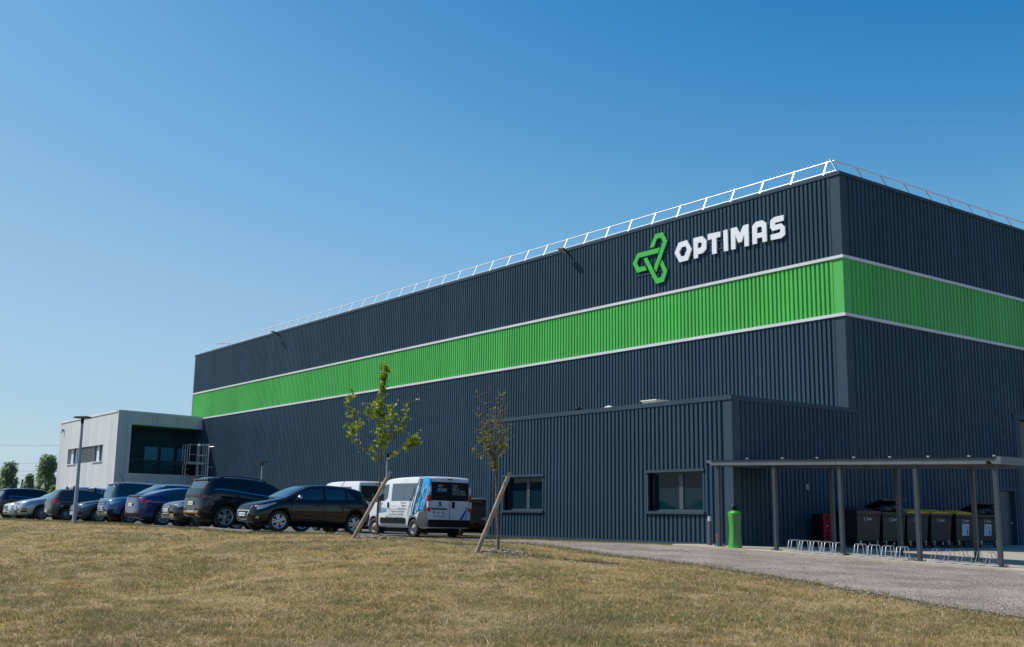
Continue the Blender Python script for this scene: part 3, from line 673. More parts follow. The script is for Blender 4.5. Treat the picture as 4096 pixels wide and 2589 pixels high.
def beam(name, x0, x1, y0, y1, a, b, m, parent):
    q = MB(); q.add([(x0, y0, topz(x0)+a), (x1, y0, topz(x1)+a), (x1, y1, topz(x1)+a), (x0, y1, topz(x0)+a), (x0, y0, topz(x0)+b), (x1, y0, topz(x1)+b), (x1, y1, topz(x1)+b), (x0, y1, topz(x0)+b)],
        [(0, 1, 5, 4), (1, 2, 6, 5), (2, 3, 7, 6), (3, 0, 4, 7), (4, 5, 6, 7), (0, 1, 2, 3)]); return q.build(name, m, parent)
m_fascia = mat('fascia_steel', (.10, .125, .145), .42, noise=(3, .12))
for a, b in ((-23.1, -18.5), (-18.49, -13.9)): beam('gutter_beam', a, b, SYF-.12, SYF-.02, .02, .17, m_fascia, sl)
beam('back_beam', -23.1, -13.9, SYB+.0, SYB+.1, .02, .17, m_fascia, sl)
beam('side_beam', -13.9, -13.8, SYF-.12, SYB+.1, .02, .2, m_fascia, sl); beam('side_beam', -23.2, -23.1, SYF-.12, SYB+.1, .02, .17, m_fascia, sl)
q = MB(); nb = 60; xs = np.linspace(-23.05, -13.95, nb*2+1); vs = []
for i, x in enumerate(xs):
    d = .003 if i % 2 else 0.0
    vs += [(x, SYF-.16, topz(x)+.175+d), (x, SYB+.1, topz(x)+.175+d)]
q.add(vs, [(2*i, 2*i+2, 2*i+3, 2*i+1) for i in range(len(xs)-1)])
q.add([(v[0], v[1], v[2]-.012) for v in vs], [(2*i, 2*i+2, 2*i+3, 2*i+1) for i in range(len(xs)-1)])
rs = q.build('roof_sheet', m_sheet, sl, normals=False)
for x in (-21.6, -20.3, -19.1, -17.9, -16.8, -15.7, -14.6, -13.95): q = MB(); q.box((x, SYF-.12, topz(x)+.215), (.05, .06, .03)); q.build('roof_clamp', m_pole, sl)
for (xc, w_) in ((-23.15, .1), (-14.1, .12)):
    q = MB(); q.cyl((xc, SYF-.2, topz(xc)+.05), (xc+.02, SYF-.1, topz(xc)+.05), .04, n=10); q.build('drain_outlet', m_black, sl)

# bicycle racks
def rack(x0, n, y, sp, style, label):
    t = thing('bike_rack', (x0, y, gz(x0, y)), label, 'bicycle rack', 'bicycle racks under the shelter')
    zf = lambda x: gz(x, y)
    x1 = x0+(n-1)*sp+.35
    q = MB()
    for yy in (y, y+.42):
        a = Vector((x0-.1, yy, zf(x0)+.03)); b = Vector((x1, yy, zf(x1)+.03))
        q.box((a+b)/2, ((b-a).length, .05, .03), (0, -math.atan2(b.z-a.z, b.x-a.x), 0))
    for i in range(n): q.bb(x0+i*sp+.05, x0+i*sp+.25, y, y+.42, zf(x0+i*sp)+.045, zf(x0+i*sp)+.05)
    q.build('base_rail', m_galv, t)
    for i in range(n):
        for dx in (0, .105):
            x = x0+i*sp+dx; b = zf(x)+.04
            if style == 0: pts = [(x, y-.01, b), (x, y+.045, b+.24), (x, y+.07, b+.27), (x, y+.11, b+.285), (x, y+.35, b+.285), (x, y+.38, b+.27), (x, y+.40, b+.24), (x, y+.44, b)]; r = .011
            else: pts = [(x, y-.01, b), (x, y+.14, b+.27), (x, y+.16, b+.29), (x, y+.25, b+.29), (x, y+.27, b+.27), (x, y+.42, b)]; r = .007
            q = MB(); q.tube(pts, r, 6); q.build('hoop', m_galv if style == 0 else mat('shaded_zinc', (.22, .23, .24), .5, metal=.3), t)  # thin hoops get darker zinc: shelter shade put into the colour
rack(-20.12+.0, 5, 24.98, .37, 0, 'silver bicycle rack with five hoops between the second and third front posts')
rack(-17.95, 4, 24.98, .42, 0, 'silver bicycle rack with four hoops between the third and fourth front posts')
rack(-15.8, 5, 25.1, .36, 1, 'thin-barred bicycle rack before the last front post on the right')

# green litter bin
bx, by = -22.05, 25.0
t = thing('litter_bin', (bx, by, gz(bx, by)), 'tall lime green waisted ashtray bin with grey stripe under the shelter', 'litter bin')
prof = [(.245, 0), (.225, .08), (.195, .35), (.19, .6), (.205, .85), (.225, 1.0), (.21, 1.04), (.12, 1.08), (0, 1.09)]
q = MB(); vs = []; n = 20
for r, z in prof:
    for i in range(n):
        a = 2*math.pi*i/n; rr = r*(1-.10*abs(math.sin(2.5*a))); vs.append((rr*math.cos(a), rr*.8*math.sin(a), z))
q.add(vs, [(i*n+j, i*n+(j+1) % n, (i+1)*n+(j+1) % n, (i+1)*n+j) for i in range(len(prof)-1) for j in range(n)], smooth=True); q.build('shell', m_lime, t, local=True)
q = MB()
for a in (-35, -75):
    p = R(a); d = Vector((math.cos(p), .8*math.sin(p), 0))
    rows = [(d*(prof[i][0]+.012), prof[i][1]) for i in range(1, 6)]
    s_ = Vector((-d.y, d.x, 0)).normalized()*(.045 if a == -35 else .02); vs = []
    for v, z in rows: vs += [(v.x-s_.x, v.y-s_.y, z), (v.x+s_.x, v.y+s_.y, z)]
    q.add(vs, [(2*i, 2*i+1, 2*i+3, 2*i+2) for i in range(4)])
q.build('stripe', mat('bin_grey', (.14, .18, .14), .5), t, local=True, normals=False)
q = MB(); q.cyl((0, 0, 1.05), (0, 0, 1.2), .085, .07, n=14); q.cyl((0, 0, 1.22), (0, 0, 1.25), .15, .13, n=18); q.cyl((0, 0, 1.19), (0, 0, 1.225), .04); q.build('ashtray_top', m_black, t, local=True)

# bollard light and small marker
t = thing('bollard_light', (-23.75, 25.75, gz(-24, 25.8)), 'grey bollard light with pale lens at the slab end', 'bollard')
q = MB(); q.cyl((0, 0, 0), (0, 0, .73), .065, n=16); q.build('post', mat('bollard_grey', (.10, .10, .115), .5), t, local=True)
q = MB(); q.cyl((0, 0, .73), (0, 0, .90), .055, .045, n=16); q.build('lens', mat('bollard_lens', (.55, .56, .70), .3), t, local=True)
q = MB(); q.cyl((0, 0, .90), (0, 0, .94), .07, n=16); q.build('cap', m_black, t, local=True)
t = thing('marker_post', (-23.45, 25.8, gz(-23.6, 25.8)), 'short orange and green marker post beside the bollard light', 'marker post')
q = MB(); q.cyl((0, 0, 0), (0, 0, .17), .045, n=12); q.build('green_base', mat('teal_plastic', (.02, .28, .16), .5), t, local=True)
q = MB(); q.cyl((0, 0, .17), (0, 0, .21), .055, n=12); q.cyl((0, 0, .21), (0, 0, .26), .035, n=12); q.cyl((0, 0, .26), (0, 0, .35), .045, n=12); q.build('orange_top', mat('orange_plastic', (.60, .15, .05), .5), t, local=True)

# fire equipment cabinet at the annex end wall
px, py = XW+.75, 30.05
cz = atx(3248, 2175, px).z
t = thing('equipment_cabinet', (px, py, gz(px, py)), 'upright black cabinet with a bright red slotted side by the end wall', 'cabinet')
bz = cz-t.location.z
q = MB(); q.bb(-.42, .0, -.25, .15, bz, bz+.95); q.bb(-.38, -.04, -.2, .1, 0, bz-.001); q.build('body', m_black, t, local=True)
q = MB(); q.bb(.002, .02, -.24, .15, bz+.0, bz+.95); pn = q.build('red_panel', m_red, t, local=True)
q = MB()
for i, (z_, w_, h_) in enumerate(((.72, .1, .16), (.45, .11, .05), (.52, .07, .03), (.27, .09, .1), (.08, .12, .17))): q.bb(.021, .026, -.05-w_/2, -.05+w_/2, bz+z_, bz+z_+h_)
q.build('slot', m_ink, pn, local=True)
q = MB(); q.bb(.021, .025, -.09, -.01, bz+.54, bz+.57); q.build('sticker', m_plate, pn, local=True)
v = atx(3227, 1948, XW+.09)
q = MB(); q.box((XW+.10, v.y, v.z), (.05, .14, .2)); q.box((XW+.13, v.y, v.z-.06), (.03, .12, .03)); 
tag(rebase(q.build('wall_light', mat('wall_light_grey', (.16, .2, .24), .4)), (XW+.08, v.y, v.z)), 'small grey wall light on the dark end wall above the red panel', 'lamp')

# waste containers along the end wall
def container(y, lid, label, logo=True, poster=False, full=0, seed=1, rz=0, xo=0):
    rr = random.Random(seed)
    x = -22.05+xo
    t = thing('waste_container', (x, y, gz(x, y)), label, 'waste container', 'waste containers along the end wall', rz)
    D, Wd = .80, 1.30     # depth along x, width along y
    q = MB(); levels = [(.20, .78, .86), (.24, .86, .90), (1.02, 1.0, .97), (1.10, 1.03, 1.0)]
    vs = []
    for z, kd, kw in levels:
        for sx, sy in ((-1, -1), (1, -1), (1, 1), (-1, 1)): vs.append((sx*D/2*kd, sy*Wd/2*kw, z))
    q.add(vs, [(i*4+j, i*4+(j+1) % 4, (i+1)*4+(j+1) % 4, (i+1)*4+j) for i in range(3) for j in range(4)]+[(3, 2, 1, 0)])
    q.bb(-D/2*1.06, D/2*1.08, -Wd/2*1.04, Wd/2*1.04, 1.1, 1.17)
    for i in range(7):  # rim teeth below the rim
        yy = -Wd/2+.12+i*(Wd-.24)/6
        q.add([(D/2*1.0+.0, yy-.05, 1.1), (D/2*1.0, yy+.05, 1.1), (D/2*.99, yy, .99), (D/2*1.05, yy-.05, 1.1), (D/2*1.05, yy+.05, 1.1), (D/2*1.02, yy, .99)], [(3, 4, 5), (0, 3, 5, 2), (1, 4, 5, 2)])
    q.build('body', m_bin, t, local=True)
    q = MB(); n = 8
    zb_ = 1.17; tilt = .28 if full else 0
    vs = []
    for j, (f, h_) in enumerate(((0, 0), (.08, .05), (.3, .085), (.5, .12), (.75, .12), (1.0, .02))):
        xx = D/2*1.06-f*D*1.06
        for i in range(n+1):
            s_ = i/n; prof_ = 1.0 if .16 < s_ < .84 else (.55 if .05 < s_ < .95 else 0)
            vs.append((xx, -Wd/2*1.03+s_*Wd*1.03, zb_+.015+h_*prof_+tilt*(1-f)+full*.12+rr.uniform(-.006, .006)))
    q.add(vs, [(j*(n+1)+i, j*(n+1)+i+1, (j+1)*(n+1)+i+1, (j+1)*(n+1)+i) for j in range(5) for i in range(n)], smooth=False)
    nv_ = len(q.v); q.add([(v[0], v[1], v[2]-.03) for v in list(q.v)], [(j*(n+1)+i, j*(n+1)+i+1, (j+1)*(n+1)+i+1, (j+1)*(n+1)+i) for j in range(5) for i in range(n)])
    q.add([q.v[i] for i in range(n+1)]+[q.v[nv_+i] for i in range(n+1)], [(i, i+1, n+2+i, n+1+i) for i in range(n)])
    q.build('lid', lid, t, local=True, normals=False)
    for sx in (-1, 1):
        for sy in (-1, 1):
            q = MB(); c = Vector((sx*.32, sy*.45, .095)); ang_ = rr.uniform(-.7, .7)
            rot = Euler((0, 0, ang_)).to_matrix()
            q.lathe([(.0, -.025), (.085, -.025), (.095, -.015), (.095, .015), (.085, .025), (.0, .025)], c=c, axis='X', n=16, rot=rot, k=0)
            w_ = q.build('castor', m_rubber, t, local=True)
            q = MB(); q.box(c+Vector((.0, 0, .075))+rot@Vector((.045, .02, 0)), (.018, .05, .16), rot); q.box(c+Vector((0, 0, .11)), (.12, .11, .012), rot)
            q.build('fork', m_galv if rr.random() < .6 else mat('brass_fork', (.5, .38, .12), .5), w_, local=True)
    def to3(a, b): f_ = (b-.24)/(1.02-.24); return (D/2*(.86+.14*f_)+.006, a, b)
    if logo:
        q = MB(); put_text(q, 'suez', .14, to3, x=-.07, y=.90)
        for s_ in (0, 1):
            cx = -.20+.065*s_; pts = []
            sg = 1 if s_ == 0 else -1
            q.add([to3(cx+.022*math.cos(a)*sg-.012*sg, .935+.05*math.sin(a)) for a in np.linspace(math.pi/2, 1.5*math.pi, 7)]+[to3(cx+.05*math.cos(a)*sg, .935+.07*math.sin(a)) for a in np.linspace(math.pi/2, 1.5*math.pi, 7)],
                  [(i, i+1, i+8, i+7) for i in range(6)])
        q.build('logo', m_plate, t, local=True, normals=False)
    if poster:
        q = MB(); q.add([to3(-.24, .42), to3(.2, .42), to3(.2, .83), to3(-.24, .83)], [(0, 1, 2, 3)]); pz = q.build('poster', mat('poster_white', (.5, .55, .62), .6), t, local=True, normals=False)
        q = MB()
        def t4(a, b): v_ = to3(a, b); return (v_[0]+.004, v_[1], v_[2])
        def rect(a0, a1, b0, b1, k_): q.add([t4(a0, b0), t4(a1, b0), t4(a1, b1), t4(a0, b1)], [(0, 1, 2, 3)], k_)
        for b_ in (.76, .68, .6, .52): rect(-.2, -.04, b_, b_+.018, 0)
        rect(.05, .12, .46, .62, 1); rect(.07, .10, .66, .74, 1); rect(-.03, .03, .69, .73, 2)
        q.build('print', [mat('print_grey', (.16, .22, .26), .6), m_ink, mat('print_ochre', (.4, .28, .1), .6)], pz, local=True, normals=False)
    if full:
        for i, (yy_, nm_) in enumerate(((-.38, 'left'), (.02, 'middle'), (.40, 'right'))):
            q = MB(); c = (.18, yy_, 1.27+.05*(i == 1)); q.ell(c, (.30, .26, .17), 16, 10)
            q.v = [(v[0]+rr.uniform(-.02, .02), v[1]+rr.uniform(-.02, .02), v[2]+rr.uniform(-.02, .02)) for v in q.v]
            o_ = q.build('refuse_bag', m_bag); o_.location = t.location
            tag(o_, nm_+('most' if nm_ != 'middle' else '')+' black refuse bag on the '+('rightmost container with the poster' if poster else 'overfull container behind the back posts'), 'refuse bag', 'refuse bags on the containers')
    return t
YB = [30.9, 32.3, 33.72, 35.2, 36.75, 38.15]
container(YB[0]+.1, m_mar, 'leftmost waste container with a flat dark maroon lid', seed=4)
container(YB[1]+.1, m_mar, 'overfull waste container with its maroon lid propped up by bags', full=1, seed=5)
container(YB[2]+.05, m_yel, 'yellow-lidded waste container nearest the overfull maroon one', seed=6)
container(YB[3], m_yel, 'yellow-lidded waste container in the middle of the three', seed=7)
container(YB[4], m_yel, 'yellow-lidded waste container with a white poster on its front', poster=True, seed=8)
container(YB[5]+.1, m_mar, 'rightmost waste container with a white poster and its lid propped open', poster=True, full=1, seed=9, rz=-.06)

# ------------------------------------------------------------------ lamp posts
def lamp(x, y, h, label, rz=0.0):
    b0 = hh(x, y)
    t = thing('street_lamp', (x, y, b0), label, 'street lamp', 'lamp posts of the car park', rz)
    q = MB(); q.cyl((0, 0, -.1), (0, 0, h-.25), .085, .05, n=14); q.bb(-.12, .12, -.12, .12, 0, .03); q.build('pole', m_pole, t, local=True)
    q = MB(); q.cyl((0, 0, h-.25), (0, 0, h-.05), .06, n=12); q.build('collar', m_black, t, local=True)
    q = MB(); q.box((0, 0, h-.02), (.62, .36, .05)); q.box((0, 0, h+.015), (.5, .3, .025)); q.build('lamp_head', mat('lamp_head_dark', (.05, .05, .06), .4), t, local=True)
lx, ly, _ = PZ(297, 43.1, .44)
lamp(lx, ly, 4.2, 'grey tapered lamp post on the lawn edge in front of the grey cars', R(35))
lx, ly, _ = PZ(1037, 70, .8); lamp(lx, ly, 4.05, 'thin lamp post near the facade behind the two black cars', R(35))
lx, ly, _ = PZ(1541, 58, .85); lamp(lx, ly, 4.1, 'lamp post behind the leafy young tree and the livery van', R(35))

# ------------------------------------------------------------------ vehicles
def chaikin(P, it=2):
    P = [np.array(p, float) for p in P]
    for _ in range(it):
        Q = [P[0]]
        for a, b in zip(P, P[1:]): Q += [a*.78+b*.22, a*.22+b*.78]
        Q.append(P[-1]); P = Q
    return np.array(P)
class Body:
    def __init__(s, L, hw, top, belt, zb=.22, tum=.32, nosew=((0, .34), (.012, .52), (.035, .67), (.08, .79), (.17, .88), (.36, .96), (.7, 1)), tailw=((0, .40), (.010, .60), (.03, .75), (.07, .86), (.17, .94), (.4, 1)), roofr=1.0, zbe=.06, ins=1.0):
        s.ins = ins
        s.L, s.hw, s.zb0, s.tum, s.rr = L, hw, zb, tum, roofr
        s.top = chaikin(top); s.belt = chaikin(belt)
        pl = [(a, b) for a, b in nosew]+[(L-a, b) for a, b in reversed(tailw)]
        s.pl = chaikin(pl, 1); s.zbe = zbe; s.ec = 0.0 if zbe == 0 else .10
    def zt(s, u): return float(np.interp(u, s.top[:, 0], s.top[:, 1]))
    def zs(s, u): return min(float(np.interp(u, s.belt[:, 0], s.belt[:, 1])), s.zt(u)-.03)
    def W(s, u): return s.hw*float(np.interp(u, s.pl[:, 0], s.pl[:, 1]))
    def zb(s, u): return s.zb0+s.zbe*max(0, 1-u/.4)+(s.zbe+.03)*max(0, 1-(s.L-u)/.5)+s.ec*(max(0, 1-u/.09)**2+max(0, 1-(s.L-u)/.09)**2)
    def sec(s, u):
        W, zb, zs, zt = s.W(u), s.zb(u), s.zs(u), s.zt(u); hc = zt-zs; I = s.ins; wr = W-.06*I-s.tum*hc
        a = s.rr
        return [(0, zb), (max(.02, W-.15), zb), (W-.05, zb+.04), (W-.012, zb+.14), (W, zb+(zs-zb)*.5), (W-.004, zs-.17*min(1, (zs-zb)/.5)), (W-.014*I, zs-.06*min(1, (zs-zb)/.5)), (W-.045*I, zs),
                (W-.055*I-s.tum*hc*.1, zs+.1*hc), (W-.058*I-s.tum*hc*.5, zs+.5*hc), (wr+.005, zt-min(.11*a, .42*hc)), (wr-.03*a, zt-min(.045*a, .18*hc)), (wr-.12*a, zt-min(.012, .06*hc)), (wr*.5, zt+.004), (0, zt+.01)]
    def side(s, u, z, off=0.0):
        P = s.sec(u)[1:12]; zz = [p[1] for p in P]; return float(np.interp(z, zz, [p[0] for p in P]))+off
    def end(s, v, z, tail=False, off=.008):
        """y coordinate of the nose or tail surface at lateral v and height z"""
        lo, hi = 0.0, .75
        for _ in range(26):
            m_ = (lo+hi)/2; u = s.L-m_ if tail else m_
            ok = s.zb(u) <= z <= s.zt(u)+.012 and s.side(u, z) >= abs(v)
            if ok: hi = m_
            else: lo = m_
        return s.L-hi+off if tail else hi-off
    def topz(s, u, v):
        P = s.sec(u)[9:]; xs = [p[0] for p in P][::-1]; return float(np.interp(abs(v), xs, [p[1] for p in P][::-1]))
    def vmax(s, u): return s.sec(u)[10][0]-.07*s.rr
    def mesh(s, clad_rows=0, st=.07):
        us = sorted(set([0, .006, .015, .03, .05, .08, .13]+list(np.arange(.2, s.L-.15, st))+[s.L-.13, s.L-.08, s.L-.05, s.L-.03, s.L-.015, s.L-.006, s.L]))
        mb = MB(); n = 15; vs = []
        for u in us:
            P = s.sec(u); ring = [(p[0], u, p[1]) for p in P]+[(-p[0], u, p[1]) for p in P[-2:0:-1]]; vs += ring
        m_ = len(vs)//len(us); fs = []; ks = []
        mb.v = vs
        for i in range(len(us)-1):
            for j in range(m_):
                f = [i*m_+j, i*m_+(j+1) % m_, (i+1)*m_+(j+1) % m_, (i+1)*m_+j]; mb.f.append(f); mb.sm.append(True)
                jj = j if j < 14 else m_-1-j
                mb.m.append(1 if jj < clad_rows else 0)
        mb.f.append(list(range(m_))[::-1]); mb.m.append(0); mb.sm.append(False)
        mb.f.append(list(range((len(us)-1)*m_, len(us)*m_))); mb.m.append(0); mb.sm.append(False)
        return mb
def patch(mb, B, q4, sgn=1, off=.008, nu=6, nz=3, k=None):
    """curved decal on the body side; q4 = bottom polyline and top polyline of (u, z)"""
    bot, top = q4; bot = np.array(bot, float); top = np.array(top, float)
    tt = np.linspace(0, 1, nu+1); vs = []
    def along(P, t):
        d = np.r_[0, np.cumsum(np.hypot(*np.diff(P, axis=0).T))]; d = d/d[-1] if d[-1] > 0 else np.linspace(0, 1, len(P)); return np.array([np.interp(t, d, P[:, 0]), np.interp(t, d, P[:, 1])])
    for t in tt:
        a, b = along(bot, t), along(top, t)
        for j in range(nz+1):
            p = a+(b-a)*j/nz; vs.append((sgn*B.side(p[0], p[1], off), p[0], p[1]))
    mb.add(vs, [(i*(nz+1)+j, (i+1)*(nz+1)+j, (i+1)*(nz+1)+j+1, i*(nz+1)+j+1) for i in range(nu) for j in range(nz)], k, True)
def endpatch(mb, B, v0, v1, a0, a1, tail=False, off=.01, nv=10, nz=3, k=None, flare=0.0):
    vs = []
    for i in range(nv+1):
        for j in range(nz+1):
            z = a0+(a1-a0)*j/nz; v = (v0+(v1-v0)*i/nv)*(1+flare*j/nz); vs.append((v, B.end(v, z, tail, off), z))
    mb.add(vs, [(i*(nz+1)+j, (i+1)*(nz+1)+j, (i+1)*(nz+1)+j+1, i*(nz+1)+j+1) for i in range(nv) for j in range(nz)], k, True)
def toppatch(mb, B, u0, u1, inset=0.0, off=.008, nu=8, nv=8, v0=None):
    vs = []
    for i in range(nu+1):
        u = u0+(u1-u0)*i/nu; vm = (B.vmax(u)-inset) if v0 is None else v0
        for j in range(nv+1):
            v = -vm+2*vm*j/nv; vs.append((v, u, B.topz(u, v)+off))
    mb.add(vs, [(i*(nv+1)+j, (i+1)*(nv+1)+j, (i+1)*(nv+1)+j+1, i*(nv+1)+j+1) for i in range(nu) for j in range(nv)], smooth=True)
def winauto(mb, B, ua, ub, sgn, lo=.035, hi=.105, n=8, lim=None):
    vs = []
    for i in range(n+1):
        u = ua+(ub-ua)*i/n; zl = B.zs(u)+lo; zh = max(zl+.004, B.zt(u)-hi)
        if lim: zh = max(zl+.004, min(zh, lim(u)))
        for j in range(4):
            z = zl+(zh-zl)*j/3; vs.append((sgn*B.side(u, z, .007), u, z))
    mb.add(vs, [(i*4+j, (i+1)*4+j, (i+1)*4+j+1, i*4+j+1) for i in range(n) for j in range(3)], smooth=True)
WHEEL = {}
def wheel_meshes(r, rim, style):
    key = (r, rim, style)
    if key in WHEEL: return WHEEL[key]
    q = MB(); w = .105
    q.lathe([(rim-.01, -w), (r-.03, -w), (r-.006, -w+.025), (r, -w+.05), (r, w-.05), (r-.006, w-.025), (r-.03, w), (rim+.02, w), (rim, w-.012), (rim-.012, w-.03), (rim-.015, -.02)], axis='X', n=32)
    a = q.build('tyre', m_rubber, local=True); COL.objects.unlink(a)
    q = MB(); silver = 0; dark = 1
    q.lathe([(rim-.012, w-.02), (rim-.03, w-.022), (rim-.045, w-.06)], axis='X', n=32, k=0)
    q.lathe([(rim-.045, w-.07), (.0, w-.075)], axis='X', n=24, k=1)
    if style == 'steel':
        q.lathe([(rim-.03, w-.05), (rim*.72, w-.055), (rim*.62, w-.03), (rim*.42, w-.012), (rim*.30, w-.02), (rim*.28, w+.0), (0, w+.004)], axis='X', n=28, k=0)
        for i in range(10): an_ = 2*math.pi*i/10; q.cyl((w-.048, rim*.68*math.cos(an_), rim*.68*math.sin(an_)), (w-.04, rim*.68*math.cos(an_), rim*.68*math.sin(an_)), .022, n=8, k=1)
    else:
        ns, wd, dbl = {'five': (5, .030, .055), 'seven': (7, .052, 0), 'ten': (10, .028, 0), 'eight': (8, .045, 0)}[style]
        for i in range(ns):
            an_ = 2*math.pi*i/ns+.3
            for o_ in ((-dbl/2, dbl/2) if dbl else (0,)):
                rot = Matrix.Rotation(an_, 3, 'X')
                sp = [Vector((w-.02, o_*.6-wd*.55, .04)), Vector((w-.02, o_*.6+wd*.55, .04)), Vector((w-.03, o_*1.5+wd*.75, rim-.025)), Vector((w-.03, o_*1.5-wd*.75, rim-.025))]
                sp += [p-Vector((.03, 0, 0)) for p in sp]
                q.add([rot@p for p in sp], [(0, 1, 2, 3), (0, 3, 7, 4), (1, 5, 6, 2), (0, 4, 5, 1)], 0)
        q.lathe([(.062, w-.035), (.058, w-.012), (.03, w-.006), (0, w-.006)], axis='X', n=16, k=0)
    b = q.build('rim', [m_rim if style != 'steel' else mat('steel_rim_grey', (.20, .21, .22), .45, metal=.3), m_blackg], local=True); COL.objects.unlink(b)
    WHEEL[key] = (a.data, b.data); return WHEEL[key]
def add_wheel(root, x, u, r, rim, style, steer=0.0):
    ta, rb = wheel_meshes(r, rim, style)
    e = bpy.data.objects.new('wheel', None); COL.objects.link(e); e.parent = root; e.location = (x, u, r); e.rotation_euler = (0, 0, (0 if x > 0 else math.pi)+steer)
    for nme, me_ in (('tyre', ta), ('rim', rb)):
        o_ = bpy.data.objects.new(nme, me_); COL.objects.link(o_); o_.parent = e
def plate(root, u, z, v, text, out, w=.50, flip=False):
    """number plate; out = -1 on the nose side (y-), +1 on the tail side"""
    q = MB(); q.box((v, u, z), (w, .012, .11)); p = q.build('number_plate', m_plate, root, local=True)
    q = MB(); y = u+out*.008; s_ = 1 if out < 0 else -1
    f3 = lambda a, b: (v+s_*a, y, z+b)
    put_text(q, text, .10, f3, x=0, y=-.035, align='C', k=0, squeeze=.9)
    for a in (-.225, .225): q.add([f3(a-.022, -.052), f3(a+.022, -.052), f3(a+.022, .052), f3(a-.022, .052)], [(0, 1, 2, 3)], 1)
    q.build('plate_text', [m_ink, m_plblue], p, local=True, normals=False)
def car(name, label, cat, S, x_out, u_ref, y_ref, rear_near, col, group='cars parked along the lawn edge', rz=None, zoff=0.0, loc=None):
    """S = spec; x_out = world x of the visible side, y_ref = world y of the body point at distance u_ref from the nose"""
    B = S['B']; L, hw = B.L, B.hw
    if loc is None:
        xc = x_out-hw
        ynose = y_ref-u_ref if not rear_near else y_ref+u_ref
        loc = (xc, ynose); rz = math.pi if rear_near else 0
        pts = [(xc+sx*.7, ynose+(w_ if not rear_near else -w_)) for w_ in S['wh'] for sx in (-1, 1)]
    else:
        c_, s_ = math.cos(rz), math.sin(rz); pts = [(loc[0]+c_*sx*.7-s_*w_, loc[1]+s_*sx*.7+c_*w_) for w_ in S['wh'] for sx in (-1, 1)]
    hs = [hh(*p)+.02 for p in pts]; hf = (hs[0]+hs[1])/2; hr = (hs[2]+hs[3])/2; roll_ = ((hs[1]+hs[3])-(hs[0]+hs[2]))/2/1.4
    pitch_ = (hr-hf)/(S['wh'][1]-S['wh'][0]); z0 = hf-pitch_*S['wh'][0]+zoff
    root = thing(name, (loc[0], loc[1], z0), label, cat, group, rz)
    root.rotation_euler = (math.atan(pitch_), -math.atan(roll_), rz)
    pm = paint('paint_'+'_'.join('%02d' % int(c*99) for c in col), col, S.get('metal', .35))
    mb = B.mesh(S.get('clad', 0)); body = mb.build('body', [pm, m_black, m_blackg], root, local=True)
    r = S['r']; cut = MB()
    for w_ in S['wh']:
        for sx in (-1, 1): cut.cyl((sx*(hw-.26), w_, r+.01), (sx*(hw+.15), w_, r+.01), r+.055, n=40, k=2, smooth=False)
    co = cut.build('cutter', [pm, m_black, m_blackg], root, local=True)
    md = body.modifiers.new('b', 'BOOLEAN'); md.operation = 'DIFFERENCE'; md.object = co; md.solver = 'EXACT'
    bpy.context.view_layer.update(); dg = bpy.context.evaluated_depsgraph_get()
    nm = bpy.data.meshes.new_from_object(body.evaluated_get(dg)); body.modifiers.clear(); body.data = nm; bpy.data.objects.remove(co)
    for w_ in S['wh']:
        for sx in (-1, 1): add_wheel(root, sx*(hw-.125), w_, r, S['rim'], S['style'], S.get('steer', 0) if w_ == S['wh'][0] else 0)
    # glazing
    q = MB(); toppatch(q, B, *S['ws'], inset=-.03); q.build('windscreen', m_cglass, root, local=True, normals=False)
    if 'rw' in S: q = MB(); toppatch(q, B, *S['rw'], inset=.02); q.build('rear_window', S.get('rg', m_cglass), root, local=True, normals=False)
    for sx in (-1, 1):
        for sw in S['sw']:
            q = MB(); winauto(q, B, sw[0], sw[1], sx, lim=sw[2] if len(sw) > 2 else None); q.build('side_window', S.get('sg', m_cglass), root, local=True, normals=False)
        if 'trim' in S:
            q = MB(); a, b = S['trim']; us = np.linspace(a, b, 14)
            patch(q, B, ([(u, B.zs(u)+.01) for u in us], [(u, B.zs(u)+.032) for u in us]), sx, .012, 13, 1); q.build('window_trim', m_chrome, root, local=True, normals=False)
        q = MB(); patch(q, B, S['hl'], sx, .008, 6, 3); q.build('headlight', m_lamp, root, local=True, normals=False)
        q = MB(); patch(q, B, S['tl'], sx, .010, 5, 3)
        q.build('tail_light', S.get('tlm', m_tail), root, local=True, normals=False)
        mu, mz = S['mir']; mv = B.side(mu, mz)
        q = MB(); q.ell((sx*(mv+.13), mu, mz+.02), (.11, .065, .07), 12, 8); q.box((sx*(mv+.03), mu, mz-.02), (.1, .04, .03)); q.build('wing_mirror', S.get('mm', pm), root, local=True)
        if S.get('arch'):
            for w_ in S['wh']:
                aa = np.linspace(R(8), R(172), 16)
                q = MB(); patch(q, B, ([(w_-(r+.055)*math.cos(a), r+(r+.055)*math.sin(a)) for a in aa], [(w_-(r+.13)*math.cos(a), r+(r+.13)*math.sin(a)) for a in aa]), sx, .012, 18, 2); q.build('wheel_arch', m_black, root, local=True, normals=False)
        for hu in S.get('hd', ()):
            hz = B.zs(hu)-.13; q = MB(); q.box((sx*(B.side(hu, hz)+.02), hu, hz), (.03, .17, .028)); q.build('door_handle', pm, root, local=True)
        for su in S.get('seam', ()):
            q = MB(); zz_ = np.linspace(B.zb(su)+.12, B.zs(su)-.0, 6); q.add([(sx*B.side(su, z, .004), su-.006, z) for z in zz_]+[(sx*B.side(su, z, .004), su+.006, z) for z in zz_], [(i, i+1, i+7, i+6) for i in range(5)]); q.build('door_seam', m_blackg, root, local=True, normals=False)
